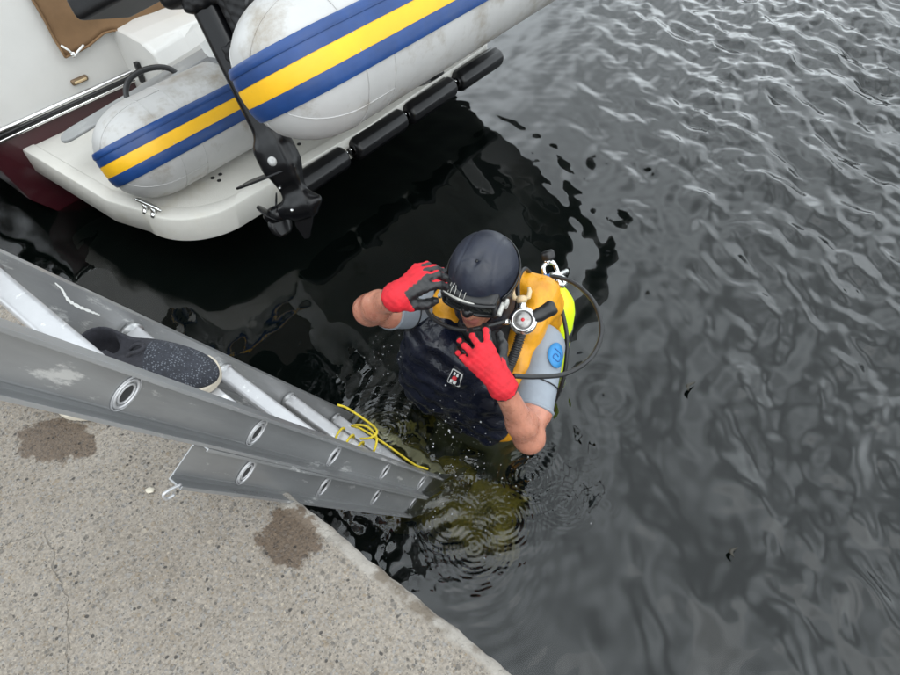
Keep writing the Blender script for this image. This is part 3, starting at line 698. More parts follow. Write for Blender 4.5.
def add_dinghy():
    root = dinghy_root('inflatable_dinghy'); tag(root, 'grey inflatable dinghy with blue and yellow stripes propped on the swim platform', 'dinghy')
    for a0, f0, inner in ((0, .50, 1), (SEP, .555, -1)):
        P, Rr = tube_path(a0, f0); seg = 64; V = []; F = []
        for i, (p, r) in enumerate(zip(P, Rr)):
            t = Vector(P[min(i+1, len(P)-1)])-Vector(P[max(i-1, 0)]); t.normalize(); x = t.cross(Vector((0, 0, 1))).normalized(); z = x.cross(t)
            for k in range(seg):
                an = 2*math.pi*k/seg; V.append(Vector(p)+x*(r*math.cos(an))+z*(r*math.sin(an)))
        for i in range(len(P)-1):
            for k in range(seg): F.append((i*seg+k, (i+1)*seg+k, (i+1)*seg+(k+1) % seg, i*seg+(k+1) % seg))
        F.append(tuple(range(seg)))
        tb = pydata('tube', V, F, M['pvc'], root)
        def strip(lo, hi, th, m):        # rubbing strake: a band of constant height that wraps round the stern cone
            V = []; F = []; n = 5; path = []
            far = [(p, r) for p, r in zip(P, Rr) if p[1] > f0+.205]
            for side in (-1, 1):
                fm = 1.06 if side == inner else 9
                seq = [('s', p, r, i) for i, (p, r) in enumerate(far) if p[1] < fm]
                path += [(side, q) for q in (reversed(seq) if side < 0 else seq)]
                if side < 0: path += [('d', x) for x in np.linspace(-1.45, 1.45, 31)]
            for kind, q in path:
                for j in range(n+1):
                    b = lo+(hi-lo)*j/n; e = th*(1 if 0 < j < n else .75)
                    if kind == 'd':
                        rho = math.sqrt(TR*TR-b*b)*math.sin(q); r = math.sqrt(rho*rho+b*b); qq = math.asin(min(1, (r/TR)**(1/.72))); f = f0+.20*(1-math.cos(qq))
                        nv = Vector((rho/TR**2, (f-f0-.20)/.20**2, b/TR**2)).normalized(); V.append(Vector((a0+rho, f, b))+nv*e)
                    else:
                        _, p, r, i = q; gi = P.index(p); t = Vector(P[min(gi+1, len(P)-1)])-Vector(P[gi-1]); t.normalize(); x = t.cross(Vector((0, 0, 1))).normalized()*kind
                        an = math.asin(b/r); V.append(Vector(p)+x*((r+e)*math.cos(an))+Vector((0, 0, 1))*((r+e)*math.sin(an)))
            for i in range(len(path)-1):
                for j in range(n): F.append((i*(n+1)+j, i*(n+1)+j+1, (i+1)*(n+1)+j+1, (i+1)*(n+1)+j))
            return pydata('strake', V, F, m, tb)
        strip(.017, .066, .0055, M['blue']); strip(.044, .066, .0100, M['blue'])
        strip(-.030, .020, .0035, M['yellow']); strip(-.066, -.027, .0060, M['blue'])
        # glued seams
        lst = []
        for f, dr in ((f0+.20, .001), (f0+.30, .0005)):
            lst.append(([Vector((a0+(TR+dr)*math.cos(q), f, (TR+dr)*math.sin(q))) for q in np.linspace(0, 6.2832, 60)], .0016))
        for q0 in (1.0, 2.2, 4.2, 5.4):
            lst.append(([Vector((a0+(r+.0006)*math.cos(q0), p[1], (r+.0006)*math.sin(q0))) for p, r in list(zip(P, Rr))[3:16]], .0014))
        tubes('seam', lst, M['pvc'], tb, 6)
        # flange where the transom is glued to the tube
        V = []; F = []; pr = [(-.032, .001), (-.030, .007), (-.010, .009), (.010, .009), (.030, .007), (.032, .001)]; S = 48
        for k in range(S+1):
            q = (R(-100)+R(200)*k/S) if inner > 0 else (R(80)+R(200)*k/S)
            for y, e in pr: V.append(Vector((a0+(TR+e)*math.cos(q), 1.09+y, (TR+e)*math.sin(q))))
        for k in range(S):
            for j in range(5): F.append((k*6+j, (k+1)*6+j, (k+1)*6+j+1, k*6+j+1))
        pydata('transom_flange', V, F, M['pvc_dark'], tb)
    # transom board with curved sides
    bm = bmesh.new(); pts = []
    for b in np.linspace(.24, -.17, 14): pts.append((.0+math.sqrt(max((TR+.002)**2-min(b, TR)**2, 0)) if abs(b) < TR else .03+.0, b))
    pts += [(.38, -.205), (.563, -.225), (.746, -.205)]
    for b in np.linspace(-.17, .24, 14): pts.append((SEP-(math.sqrt(max((TR+.002)**2-min(b, TR)**2, 0)) if abs(b) < TR else .03), b))
    f0 = [bm.verts.new((a, 1.075, b)) for a, b in pts]; f1 = [bm.verts.new((a, 1.11, b)) for a, b in pts]; n = len(pts)
    bm.faces.new(f0); bm.faces.new(f1[::-1])
    for k in range(n): bm.faces.new((f0[k], f0[(k+1) % n], f1[(k+1) % n], f1[k]))
    from_bm('transom', bm, M['hull_white'], root, smooth=False)
    # v hull and floor
    V = []; F = []
    hp = [(.12, -.14), (.25, -.165), (.41, -.19), (.563, -.21), (.716, -.19), (.876, -.165), (1.006, -.14)]
    for i in range(13):
        f = 1.11+1.64*i/12; tp = max(0, (f-2.0)/.8)**2
        for a, b in hp: V.append((a+(SEP/2-a)*tp*.7, f, b+.22*tp))
    for i in range(12):
        for k in range(6): F.append((i*7+k, i*7+k+1, (i+1)*7+k+1, (i+1)*7+k))
    h = pydata('hull', V, F, M['hull_white'], root, smooth=False); s = h.modifiers.new('s', 'SOLIDIFY'); s.thickness = .008
    bm = bmesh.new(); box(bm, (SEP/2, 1.85, -.10), (.78, 1.4, .03)); bevel(from_bm('floor', bm, M['pvc_dark'], root), .01, 2)
    # black grab handle on the tube
    pts = [(-.11, .76, .13), (-.125, .77, .20), (-.125, .82, .245), (-.115, .90, .25), (-.10, .97, .22), (-.09, 1.0, .15)]
    tube('grab_handle', catmull(pts, 5), .011, M['rubber'], root, 10)
add_dinghy()
def add_seat():
    # loose seat board leaning between the dinghy and the boat
    bm = bmesh.new(); L_, Wd, th = .74, .115, .014; pts = []
    for cx, cy, a0 in ((L_/2-.03, Wd/2-.03, 0), (-L_/2+.05, Wd/2-.05, 90), (-L_/2+.05, -Wd/2+.05, 180), (L_/2-.03, -Wd/2+.03, 270)):
        r = .03 if cx > 0 else .05
        for a in np.linspace(a0, a0+90, 6): pts.append((cx+r*math.cos(R(a)), cy+r*math.sin(R(a))))
    A = [bm.verts.new((x, y, 0)) for x, y in pts]; Bv = [bm.verts.new((x, y, th)) for x, y in pts]; n = len(pts)
    bm.faces.new(A[::-1]); bm.faces.new(Bv)
    for k in range(n): bm.faces.new((A[k], A[(k+1) % n], Bv[(k+1) % n], Bv[k]))
    o = from_bm('seat_board', bm, M['board'], smooth=False); bevel(o, .005, 2)
    p1 = W(-1.985, .56, .435); p2 = W(-1.735, 1.16, .635); x = (p2-p1).normalized(); y = Vector((NN[0]*0-UU[0], -UU[1], -.25)); y = (y-x*y.dot(x)).normalized(); z = x.cross(y)
    if z.z < 0: y = -y; z = -z
    Mx = Matrix((x, y, z)).transposed().to_4x4(); Mx.translation = (p1+p2)/2+Vector((0, 0, .0)); o.matrix_world = Mx
    tag(o, 'loose grey seat board leaning on the dinghy tube beside the white locker', 'board')
add_seat()
def add_outboard():
    root = dinghy_root('outboard_motor'); tag(root, 'black outboard motor with propeller hanging on the dinghy transom', 'outboard motor')
    # local frame of the motor: p = aft (towards the propeller), s = sideways, w = up along the leg
    c0 = Vector((.572, .87, .266)); c1 = Vector((.566, .80, -.498)); w = (c0-c1).normalized()
    aft = Vector((-.84, -.54, 0)); aft = (aft-w*aft.dot(w)).normalized(); sd = w.cross(aft)
    Mx = Matrix((aft, sd, w)).transposed(); org = c1
    T3 = np.array(Mx); og = np.array(org)
    xf = lambda V: V @ T3.T + og
    # leg: exhaust housing, gearcase
    def leg(P):
        P = P.copy(); z = P[:, 2]
        mid = rbox_d(P, (-.005, 0, .50), (.046, .030, .30), .028)
        flare = rbox_d(P, (.0, 0, .30), (.068, .034, .055), .03)
        low = rbox_d(P, (.0, 0, .19), (.048, .020, .12), .018)
        d = smin(smin(mid, flare, .05), low, .03)
        gear = ell_d(P, (.0, 0, .118), (.085, .034, .036)); d = smin(d, gear, .03)
        hubc = seg_d(P, (.02, 0, .118), (.075, 0, .118), .030, .027); d = smin(d, hubc, .02)
        return d
    sdf_obj('leg', leg, (-.16, -.07, .04), (.16, .07, .84), .005, M['ob'], root, xf=xf)
    def pm(name, bm, m, par=root, bev=.003):
        bmesh.ops.transform(bm, matrix=Matrix.Translation(org) @ Mx.to_4x4(), verts=bm.verts); return bevel(from_bm(name, bm, m, par, smooth=False), bev, 2)
    bm = bmesh.new(); pts = [(-.06, -.03), (.04, -.055), (.15, -.06), (.175, -.045), (.175, .045), (.15, .06), (.04, .055), (-.06, .03)]
    a = [bm.verts.new((x, y, .245)) for x, y in pts]; b = [bm.verts.new((x, y, .253)) for x, y in pts]; bm.faces.new(a[::-1]); bm.faces.new(b)
    for k in range(8): bm.faces.new((a[k], a[(k+1) % 8], b[(k+1) % 8], b[k]))
    pm('cavitation_plate', bm, M['ob'], bev=.002)
    bm = bmesh.new(); sk = [(-.05, .10), (.035, .10), (.055, .06), (.045, .002), (.025, .0), (-.01, .045)]
    a = [bm.verts.new((x, -.006, z)) for x, z in sk]; b = [bm.verts.new((x, .006, z)) for x, z in sk]; bm.faces.new(a); bm.faces.new(b[::-1])
    for k in range(6): bm.faces.new((a[k], b[k], b[(k+1) % 6], a[(k+1) % 6]))
    pm('skeg', bm, M['ob'], bev=.003)
    # propeller
    hub = org+Mx @ Vector((.080, 0, .118))
    pr = lathe('propeller', [(.0, 0), (.030, 0), (.029, .03), (.024, .06), (.012, .072), (0, .074)], M['ob'], root, axisM(hub, aft), 20)
    for k in range(3):
        V = []; F = []; n = 8
        for i in range(n+1):
            r = .024+.058*i/n; wd = .040*math.sin(math.pi*(.22+.70*i/n))**.6+.006
            for j in range(5):
                q = (j/4-.5)*2; ang = 2*math.pi*k/3+.5+q*wd/r*.85; V.append(Vector((r*math.cos(ang), r*math.sin(ang), .03+q*wd*.62)))
        for i in range(n):
            for j in range(4): F.append((i*5+j, i*5+j+1, (i+1)*5+j+1, (i+1)*5+j))
        bl = pydata('blade', [axisM(hub, aft) @ v for v in V], F, M['ob'], pr); s = bl.modifiers.new('s', 'SOLIDIFY'); s.thickness = .005; s.offset = 0
    # anode bolt and small screws
    bside = -1 if (Mx @ Vector((0, 1, 0))).dot(Vector((1, -.4, 0))) < 0 else 1
    for nm, (x, z, r) in (('anode', (.0, .29, .016)), ('screw', (.02, .118, .007)), ('screw', (.03, .20, .006)), ('screw', (-.02, .46, .007))):
        y = (.046 if nm == 'anode' else .036 if z > .4 else .026)*bside
        if nm == 'screw' and z == .118: y = .036*bside
        lathe(nm, [(0, -.004), (r, -.004), (r, .003), (r*.6, .007), (0, .008)], M['zinc'] if nm == 'anode' else M['steel'], root, Matrix.Translation(org) @ Mx.to_4x4() @ axisM((x, y, z), (0, bside, 0)), 14)
    # swivel bracket, clamps and powerhead
    def brk(P):
        d = rbox_d(P, (-.10, 0, .72), (.035, .05, .17), .02)
        d = np.minimum(d, rbox_d(P, (-.15, .065, .77), (.05, .014, .13), .01)); d = np.minimum(d, rbox_d(P, (-.15, -.065, .77), (.05, .014, .13), .01))
        d = smin(d, rbox_d(P, (-.04, 0, .80), (.09, .05, .035), .02), .02)
        d = smin(d, rbox_d(P, (-.06, 0, .63), (.06, .035, .03), .015), .02)
        d += .0025*np.sin(P[:, 2]*190)*np.cos(P[:, 0]*160); return d
    sdf_obj('clamp_bracket', brk, (-.23, -.1, .52), (.08, .1, .94), .006, M['ob_matt'], root, xf=xf)
    def pan(P):
        d = rbox_d(P, (.09, 0, .905), (.26, .13, .040), .022); return smin(d, rbox_d(P, (.0, 0, .85), (.11, .06, .05), .03), .03)
    pn = sdf_obj('lower_cowl', pan, (-.24, -.18, .76), (.40, .18, .98), .007, M['ob_matt'], root, xf=xf)
    def cow(P):
        q = P.copy(); k = (q[:, 2]-.96)/.32; q[:, 0] = q[:, 0]-.09+.02*k; sc = 1+.18*np.clip(k, 0, 1)
        q[:, 0] *= sc; q[:, 1] *= sc; return rbox_d(q, (0, 0, 1.11), (.28, .155, .155), .08)
    sdf_obj('cowl', cow, (-.28, -.2, .93), (.44, .2, 1.30), .010, M['ob'], root, xf=xf)
    tubes('cable', [([org+Mx @ Vector(v) for v in catmull(((-.12, .05, .80), (-.2, .09, .84), (-.24, .12, .78), (-.2, .15, .70)), 6)], .008), ([org+Mx @ Vector(v) for v in catmull(((.0, -.06, .86), (.06, -.10, .80), (.0, -.09, .72), (-.05, -.05, .66)), 6)], .006)], M['hose'], root)
add_outboard()

# ------------------------------------------------------------------ diver
BL = np.array([.923, -.384, 0.]); BG = np.array([-.384, -.923, 0.]); BZ = np.array([0, 0, 1.])
BC = np.array([.12, 1.275, 0.]); BT = np.stack([BL, BG, BZ], 1)          # columns: left, front, up
def b2w(V): return np.asarray(V) @ BT.T + BC
def w2b(p): return (np.asarray(p)-BC) @ BT
HC = np.array([.092, 1.232, .617]); TILT = R(14)
HF = BG*math.cos(TILT)-BZ*math.sin(TILT); HU = BG*math.sin(TILT)+BZ*math.cos(TILT); HT = np.stack([BL, HF, HU], 1)
def h2w(V): return np.asarray(V) @ HT.T + HC
def w2h_arr(P): return (P-HC.astype(np.float32)) @ HT.astype(np.float32)
LSH = w2b((.285, 1.19, .365)); LEL = w2b((.222, .915, .305)); LWR = w2b((.134, .918, .537))
RSH = w2b((-.055, 1.34, .37)); REL = w2b((-.222, 1.18, .545)); RWR = w2b((-.130, 1.060, .722))
def head_d(q):
    d = ell_d(q, (0, 0, .02), (.074, .094, .10)); d = smin(d, ell_d(q, (0, .052, -.058), (.053, .056, .056)), .03)
    d = smin(d, ell_d(q, (0, .094, -.092), (.026, .022, .022)), .025)
    d = smin(d, seg_d(q, (0, .090, .01), (0, .113, -.026), .009, .013), .012)
    for s in (-1, 1): d = smin(d, ell_d(q, (s*.032, .070, -.025), (.026, .025, .024)), .02)
    d = smin(d, ell_d(q, (0, .106, -.052), (.024, .010, .006)), .006); d = smin(d, ell_d(q, (0, .105, -.064), (.021, .010, .007)), .006)
    d = smin(d, seg_d(q, (0, -.02, -.05), (0, -.035, -.16), .055, .056), .04)
    return d
def add_person():
    root = empty('person', tuple(b2w((0, 0, -1.0)))); off = -np.array(root.location)
    tag(root, 'scuba diver in black hood and red gloves standing chest deep in the water', 'person')
    mv = lambda V: V+off
    def body(P):
        d = ell_d(P, (0, 0, .20), (.175, .115, .23)); d = smin(d, seg_d(P, (-.15, 0, .35), (.15, 0, .35), .062, .062), .06)
        d = smin(d, ell_d(P, (0, .01, -.03), (.155, .115, .2)), .06); d = smin(d, ell_d(P, (0, 0, -.22), (.17, .125, .14)), .06)
        for s in (-1, 1):
            d = smin(d, seg_d(P, (s*.09, .02, -.25), (s*.11, .14, -.62), .085, .058), .05)
            d = smin(d, seg_d(P, (s*.11, .14, -.62), (s*.11, .0, -1.02), .056, .042), .03)
            d = smin(d, seg_d(P, (s*.11, .0, -1.04), (s*.12, .16, -1.08), .042, .032), .03)
        for S, E_, Wr in ((LSH, LEL, LWR), (RSH, REL, RWR)):
            S, E_, Wr = map(np.array, (S, E_, Wr)); cuff = S+(E_-S)*.72
            d = smin(d, seg_d(P, S, cuff, .062, .056), .05)
            a = seg_d(P, cuff, E_, .042, .031); fm = E_+(Wr-E_)*.30; ob = E_+(E_-(S+Wr)/2)/np.linalg.norm(E_-(S+Wr)/2)*.012; a = smin(a, ell_d(P, ob, (.025, .025, .025)), .04)
            a = smin(a, seg_d(P, E_, fm, .031, .0372), .05); a = smin(a, seg_d(P, fm, Wr, .0372, .028), .03); a = a+.0012*np.sin(P[:, 0]*75+P[:, 2]*60)*np.sin(P[:, 1]*80)
            d = smin(d, a, .012)
        wp = P @ BT.T.astype(np.float32)+BC.astype(np.float32)
        return smin(d, head_d(w2h_arr(wp)), .02)
    def pick(c, n):
        out = np.zeros(len(c), int)
        for S, E_, Wr in ((LSH, LEL, LWR), (RSH, REL, RWR)):
            S, E_, Wr = map(np.array, (S, E_, Wr)); ab = E_-S; t = ((c-S) @ ab)/(ab @ ab)
            near = np.minimum(seg_d(c, S, E_, 0, 0), seg_d(c, E_, Wr, 0, 0)) < .08
            fore = seg_d(c, E_, Wr, 0, 0) < seg_d(c, S, E_, 0, 0)
            out[near & ((t > .72) | (fore & (seg_d(c, S, E_, 0, 0) > .062)))] = 1
        q = w2h_arr((c @ BT.T+BC).astype(np.float32)); face = (q[:, 2] > -.16) & (np.linalg.norm(q, axis=1) < .18); out[face] = 1
        lips = face & (np.abs(q[:, 0]) < .024) & (q[:, 1] > .098) & (q[:, 2] < -.046) & (q[:, 2] > -.071); out[lips] = 3
        out[(c[:, 2] > .33) & (np.abs(c[:, 0]) < .12) & ~face] = 2
        return out
    sdf_obj('body', body, (-.5, -.25, -1.15), (.42, .45, .80), .0075, [M['neo_grey'], M['skin'], M['neo_band'], M['lips']], root, pick, xf=lambda V: mv(b2w(V)))
    for S, E_ in ((LSH, LEL), (RSH, REL)):
        S = np.array(S); E_ = np.array(E_)
        for t, r, k in ((.72, .0552, .0055), (.46, .0605, .0020)):
            Q = axisM(Vector(mv(b2w(S+(E_-S)*t))), BT @ (E_-S))
            V, F = tube_vf([Q @ Vector((r*math.cos(a), r*math.sin(a), .004*math.sin(2*a))) for a in np.linspace(0, 2*math.pi, 41)[:-1]], k, 8, closed=True); pydata('sleeve_cuff', V, F, M['neo_band'] if k < .004 else M['neo_grey'], root)
    # hood
    def hood(P):
        d = ell_d(P, (0, -.006, .027), (.094, .110, .113)); d = smin(d, ell_d(P, (0, .035, -.05), (.070, .068, .062)), .04)
        d = smin(d, seg_d(P, (0, -.025, -.06), (0, -.04, -.15), .070, .082), .04); d = smin(d, ell_d(P, (0, .03, -.135), (.085, .062, .045)), .04)
        for pdist, lim in ((np.abs(P[:, 0])-.040-.18*np.maximum(P[:, 1], 0), None), (P[:, 1]-.028-.5*P[:, 0]**2*8, .04)):
            g = .0026*np.exp(-(pdist/.0036)**2)
            if lim is not None: g = g*(np.abs(P[:, 0]) < lim)
            d = d+g
        d += .009*np.exp(-(((P[:, 0]+.3*(P[:, 1]-.03))/.009)**2+((P[:, 1]-.030)/.022)**2))*(P[:, 2] > .08)
        d += .0022*np.sin(P[:, 2]*70+P[:, 0]*25)*np.exp(-((P[:, 1]+.05)/.07)**2)*(P[:, 2] < .02)
        op = np.sqrt((P[:, 0]/.060)**2+((P[:, 2]+.030)/.086)**2)-1
        inner = ell_d(P, (0, -.006, .025), (.084, .100, .104))
        return np.maximum(d, -np.maximum(op*.06, -(P[:, 1]-.02)))
    hd = sdf_obj('hood', hood, (-.13, -.15, -.25), (.13, .14, .16), .0042, M['neo'], root, xf=lambda V: mv(h2w(V)))
    hv = lambda v: Vector(mv(h2w(np.array(v, float))))
    lathe('vent', [(0, 0), (.0035, 0), (.0035, .001), (0, .0015)], M['mask_black'], hd, axisM(hv((0, .030, .126)), HT @ np.array([0, .25, 1])), 12)
    # buoyancy vest: orange bladder with a navy front
    wr = lambda P: .0030*np.sin(P[:, 0]*46+P[:, 2]*31)*np.sin(P[:, 1]*37-P[:, 2]*52+1)+.0022*np.sin(P[:, 2]*95+P[:, 0]*22)
    def blad(P):
        d = rbox_d(P, (.015, -.135, .20), (.185, .055, .22), .05)
        d = smin(d, seg_d(P, (-.09, -.12, .43), (.12, -.12, .45), .045, .055), .06)
        for s in (-1, 1):
            d = smin(d, seg_d(P, (s*.135, -.10, .42), (s*.13, .02, .435), .052, .042), .04)
            d = smin(d, seg_d(P, (s*.13, .02, .435), (s*.125, .125, .345), .042, .045), .04)
            d = smin(d, seg_d(P, (s*.125, .120, .345), (s*.115, .120, .06), .050, .046), .04)
            d = smin(d, seg_d(P, (s*.18, -.10, .10), (s*.13, .11, .06), .05, .05), .04)
        d = smin(d, seg_d(P, (-.1, .125, .06), (.1, .135, .05), .045, .045), .04)
        return d+wr(P)
    vs = sdf_obj('buoyancy_vest', blad, (-.30, -.25, -.08), (.30, .27, .56), .0065, M['orange'], root, xf=lambda V: mv(b2w(V)))
    def front(P):
        d = ell_d(P, (-.135, .120, .215), (.120, .092, .22)); d = smin(d, ell_d(P, (-.02, .150, .20), (.12, .062, .22)), .05)
        d = smin(d, ell_d(P, (.075, .165, .13), (.070, .050, .15)), .05); d = smin(d, seg_d(P, (-.14, .10, .36), (-.135, -.02, .43), .060, .050), .05)
        return d+1.35*wr(P)+.003*np.sin(P[:, 0]*70-P[:, 2]*60)
    fp = sdf_obj('front_panel', front, (-.30, -.1, -.05), (.2, .27, .52), .006, M['navy'], vs, xf=lambda V: mv(b2w(V)))
    bp = lambda l, g, z: Vector(mv(b2w((l, g, z))))
    # logo patch on the chest
    from mathutils.bvhtree import BVHTree
    bvh = BVHTree.FromPolygons([v.co for v in fp.data.vertices], [p.vertices[:] for p in fp.data.polygons])
    pc = np.array((-.058, .26, .375)); ex = np.array((.80, .10, .42)); ex /= np.linalg.norm(ex); nn = np.array((-.1, .75, .66)); ey = np.cross(nn, ex); ey /= np.linalg.norm(ey); nn = np.cross(ex, ey)
    ex2 = ex*.5-ey*.866; ey2 = ex*.866+ey*.5
    def flat(name, cx, cy, w, h, lift, m, par, rr=.004):
        pts = []
        for sx, sy, a0 in ((1, 1, 0), (-1, 1, 90), (-1, -1, 180), (1, -1, 270)):
            for a in np.linspace(a0, a0+90, 5): pts.append((cx+sx*(w/2-rr)+rr*math.cos(R(a)), cy+sy*(h/2-rr)+rr*math.sin(R(a))))
        n = len(pts); nw = Vector(BT @ nn); up = []; dn = []
        for x, y in pts:
            o_ = bp(*(pc+ex2*x+ey2*y)); hit = bvh.ray_cast(o_, -nw, .4)[0]; hit = hit if hit is not None else o_-nw*.1
            up.append(hit+nw*lift); dn.append(hit+nw*(lift-.006))
        return pydata(name, up+dn, [tuple(range(n))]+[(k, n+k, n+(k+1) % n, (k+1) % n) for k in range(n)], m, par, smooth=False)
    pt = flat('logo_patch', 0, 0, .050, .034, .004, M['white_print'], vs)
    flat('patch_field', 0, 0, .044, .028, .0050, M['navy'], pt, .003)
    flat('patch_mark', 0, 0, .011, .011, .0060, M['red_print'], pt, .002)
    for i, (x, y, w) in enumerate(((-.013, .005, .010), (-.013, -.005, .011), (.013, .005, .011), (.013, -.005, .010))): flat('patch_letters', x, y, w, .006, .0058, M['white_print'], pt, .001)
    # blue oval badge on the left sleeve
    S = np.array(LSH); E_ = np.array(LEL); ax = (E_-S)/np.linalg.norm(E_-S); mid = S+(E_-S)*.16
    tocam = w2b(np.array((0, 0, 1.83))-0)-mid; tocam -= ax*(tocam @ ax); tocam /= np.linalg.norm(tocam); tang = np.cross(ax, tocam)
    if (BT @ tang)[0] < 0: tang = -tang
    dirn = tocam*.80+tang*.60; dirn /= np.linalg.norm(dirn); tg = np.cross(ax, dirn)
    def badge(name, rx, ry, lift, m, par, shape=None):
        V = []; F = []; n = 28; rings = (0.0, .5, 1.0)
        for q in rings:
            for k in range(n):
                a = 2*math.pi*k/n; x = rx*q*math.cos(a); y = ry*q*math.sin(a); th = y/.067
                p = mid+ax*x+(dirn*math.cos(th)+tg*math.sin(th))*(.0635+lift); V.append(bp(*p))
        for i in range(2):
            for k in range(n): F.append((i*n+k, i*n+(k+1) % n, (i+1)*n+(k+1) % n, (i+1)*n+k))
        o = pydata(name, V, F, m, par); s = o.modifiers.new('s', 'SOLIDIFY'); s.thickness = .0014; s.offset = 0; return o
    bd = badge('sleeve_badge', .040, .030, .0025, M['neo_blue'], root)
    pts = [(-.018, -.012), (-.010, .012), (.006, .016), (.018, .006), (.012, -.012), (-.002, -.006), (.002, .006)]
    lst = []
    P3 = []
    for x, y in catmull([(a, b, 0) for a, b in pts], 4) and [(p[0], p[1]) for p in catmull([(a, b, 0) for a, b in pts], 4)]:
        th = y/.067; P3.append(bp(*(mid+ax*x+(dirn*math.cos(th)+tg*math.sin(th))*.0672)))
    tubes('badge_emblem', [(P3, .0016)], M['blue_print'], bd, 6)
    # gloves
    def glove(name, wr_, fingers, thumb, back, cuffdir, thr, redpalm, fth):
        W3 = np.array(wr_); ka = [np.array(f[0]) for f in fingers]
        allp = np.array([W3]+[np.array(j) for f in fingers for j in f]+[np.array(j) for j in thumb]+[W3+np.array(cuffdir)*.05])
        tips = [np.array(f[-1]) for f in fingers]+[np.array(thumb[-1])]
        def fn(P):
            d = seg_d(P, W3+np.array(cuffdir)*.014, W3, .034, .033)
            pal = None
            for k in ka:
                s = seg_d(P, W3, k, .026, .0135); pal = s if pal is None else smin(pal, s, .014)
            d = smin(d, pal, .02)
            for f in fingers:
                fr = (.0125, .0112, .0100, .0090); fd = None
                for i in range(len(f)-1):
                    s = seg_d(P, f[i], f[i+1], fr[i], fr[i+1]); fd = s if fd is None else smin(fd, s, .004)
                d = smin(d, fd, .0035)
            td = seg_d(P, W3*.6+np.array(thumb[0])*.4, thumb[0], .024, .017)
            for i in range(len(thumb)-1): td = smin(td, seg_d(P, thumb[i], thumb[i+1], (.016, .0135, .011)[i], (.0135, .011, .0105)[i]), .006)
            d = smin(d, td, .006)
            d = np.maximum(d, -((P-(W3+np.array(cuffdir)*.010)) @ -np.array(cuffdir, dtype=np.float32)))
            return d+.0007*np.sin(P[:, 0]*300)*np.sin(P[:, 1]*280+P[:, 2]*260)+.0005*np.sin(((P-W3) @ ((np.mean(ka, 0)-W3)/np.linalg.norm(np.mean(ka, 0)-W3)))*330+P[:, 0]*60)
        bk = np.array(back)/np.linalg.norm(back); kc = np.mean(ka, 0); axd = kc-W3; ln = np.linalg.norm(axd); axd = axd/ln
        def score(c, n):
            dt = np.min([np.linalg.norm(c-t, axis=1) for t in tips], 0); al = (c-W3) @ axd; nr_ = n @ bk
            hg = ((c-W3-al[:, None]*axd) @ bk); nb = .45*nr_+hg/.030
            w = np.clip((al-ln*.92)/(ln*.2), 0, 1); sc_ = (1-w)*(nb-thr)+w*(nr_-fth)
            sc_ = np.minimum(sc_, (dt-.025)*22)
            return np.where(al < redpalm, np.maximum(sc_, (redpalm-al)*40), sc_)
        g = sdf_obj(name, fn, allp.min(0)-.05, allp.max(0)+.05, .0026, M['glove'], root, xf=mv)
        me = g.data; nv = len(me.vertices); co = np.empty(nv*3, np.float32); me.vertices.foreach_get('co', co); no = np.empty(nv*3, np.float32); me.vertex_normals.foreach_get('vector', no)
        at_ = me.attributes.new('knit', 'FLOAT', 'POINT'); at_.data.foreach_set('value', score(co.reshape(-1, 3)-off, no.reshape(-1, 3)).astype(np.float32))
        c = W3+np.array(cuffdir)*.008; Mx = axisM(Vector(c), cuffdir)
        ring = [Vector(mv(np.array(Mx @ Vector((.0345*math.cos(q), .0345*math.sin(q), 0))))) for q in np.linspace(0, 2*math.pi, 29)[:-1]]
        V, F = tube_vf(ring, .0042, 8, closed=True); pydata('cuff_band', V, F, M['latex'], g); return g
    cd = np.array(b2w(LEL))-np.array(b2w(LWR)); cd /= np.linalg.norm(cd)
    lf = [[(.051, .981, .584), (.034, .998, .583), (.022, 1.018, .578), (.021, 1.036, .570)],
          [(.061, .990, .605), (.039, 1.018, .606), (.027, 1.042, .596), (.026, 1.062, .580)],
          [(.075, 1.001, .620), (.059, 1.036, .624), (.051, 1.062, .612), (.052, 1.080, .592)],
          [(.096, 1.011, .623), (.093, 1.048, .630), (.090, 1.074, .618), (.090, 1.090, .600)]]
    lf = [[(x, y-.010, z-.012) for x, y, z in f] for f in lf]
    glove('glove', (.134, .922, .537), lf, [(.131, .985, .566), (.137, 1.023, .576), (.129, 1.058, .582)], (-.25, -.55, .80), cd, .0, .02, .68)
    cd = np.array(b2w(REL))-np.array(b2w(RWR)); cd /= np.linalg.norm(cd)
    rf = [[(-.060, 1.080, .735), (-.030, 1.092, .733), (-.012, 1.105, .712), (-.008, 1.122, .694)],
          [(-.062, 1.102, .745), (-.032, 1.115, .744), (-.012, 1.126, .722), (-.008, 1.142, .700)],
          [(-.070, 1.124, .744), (-.040, 1.138, .742), (-.020, 1.148, .722), (-.014, 1.162, .702)],
          [(-.084, 1.143, .738), (-.058, 1.156, .735), (-.040, 1.164, .716), (-.030, 1.176, .698)]]
    glove('glove', (-.130, 1.060, .722), rf, [(-.096, 1.052, .702), (-.060, 1.068, .686), (-.032, 1.098, .672)], (-.25, .55, .80), cd, .35, .012, .70)
add_person()

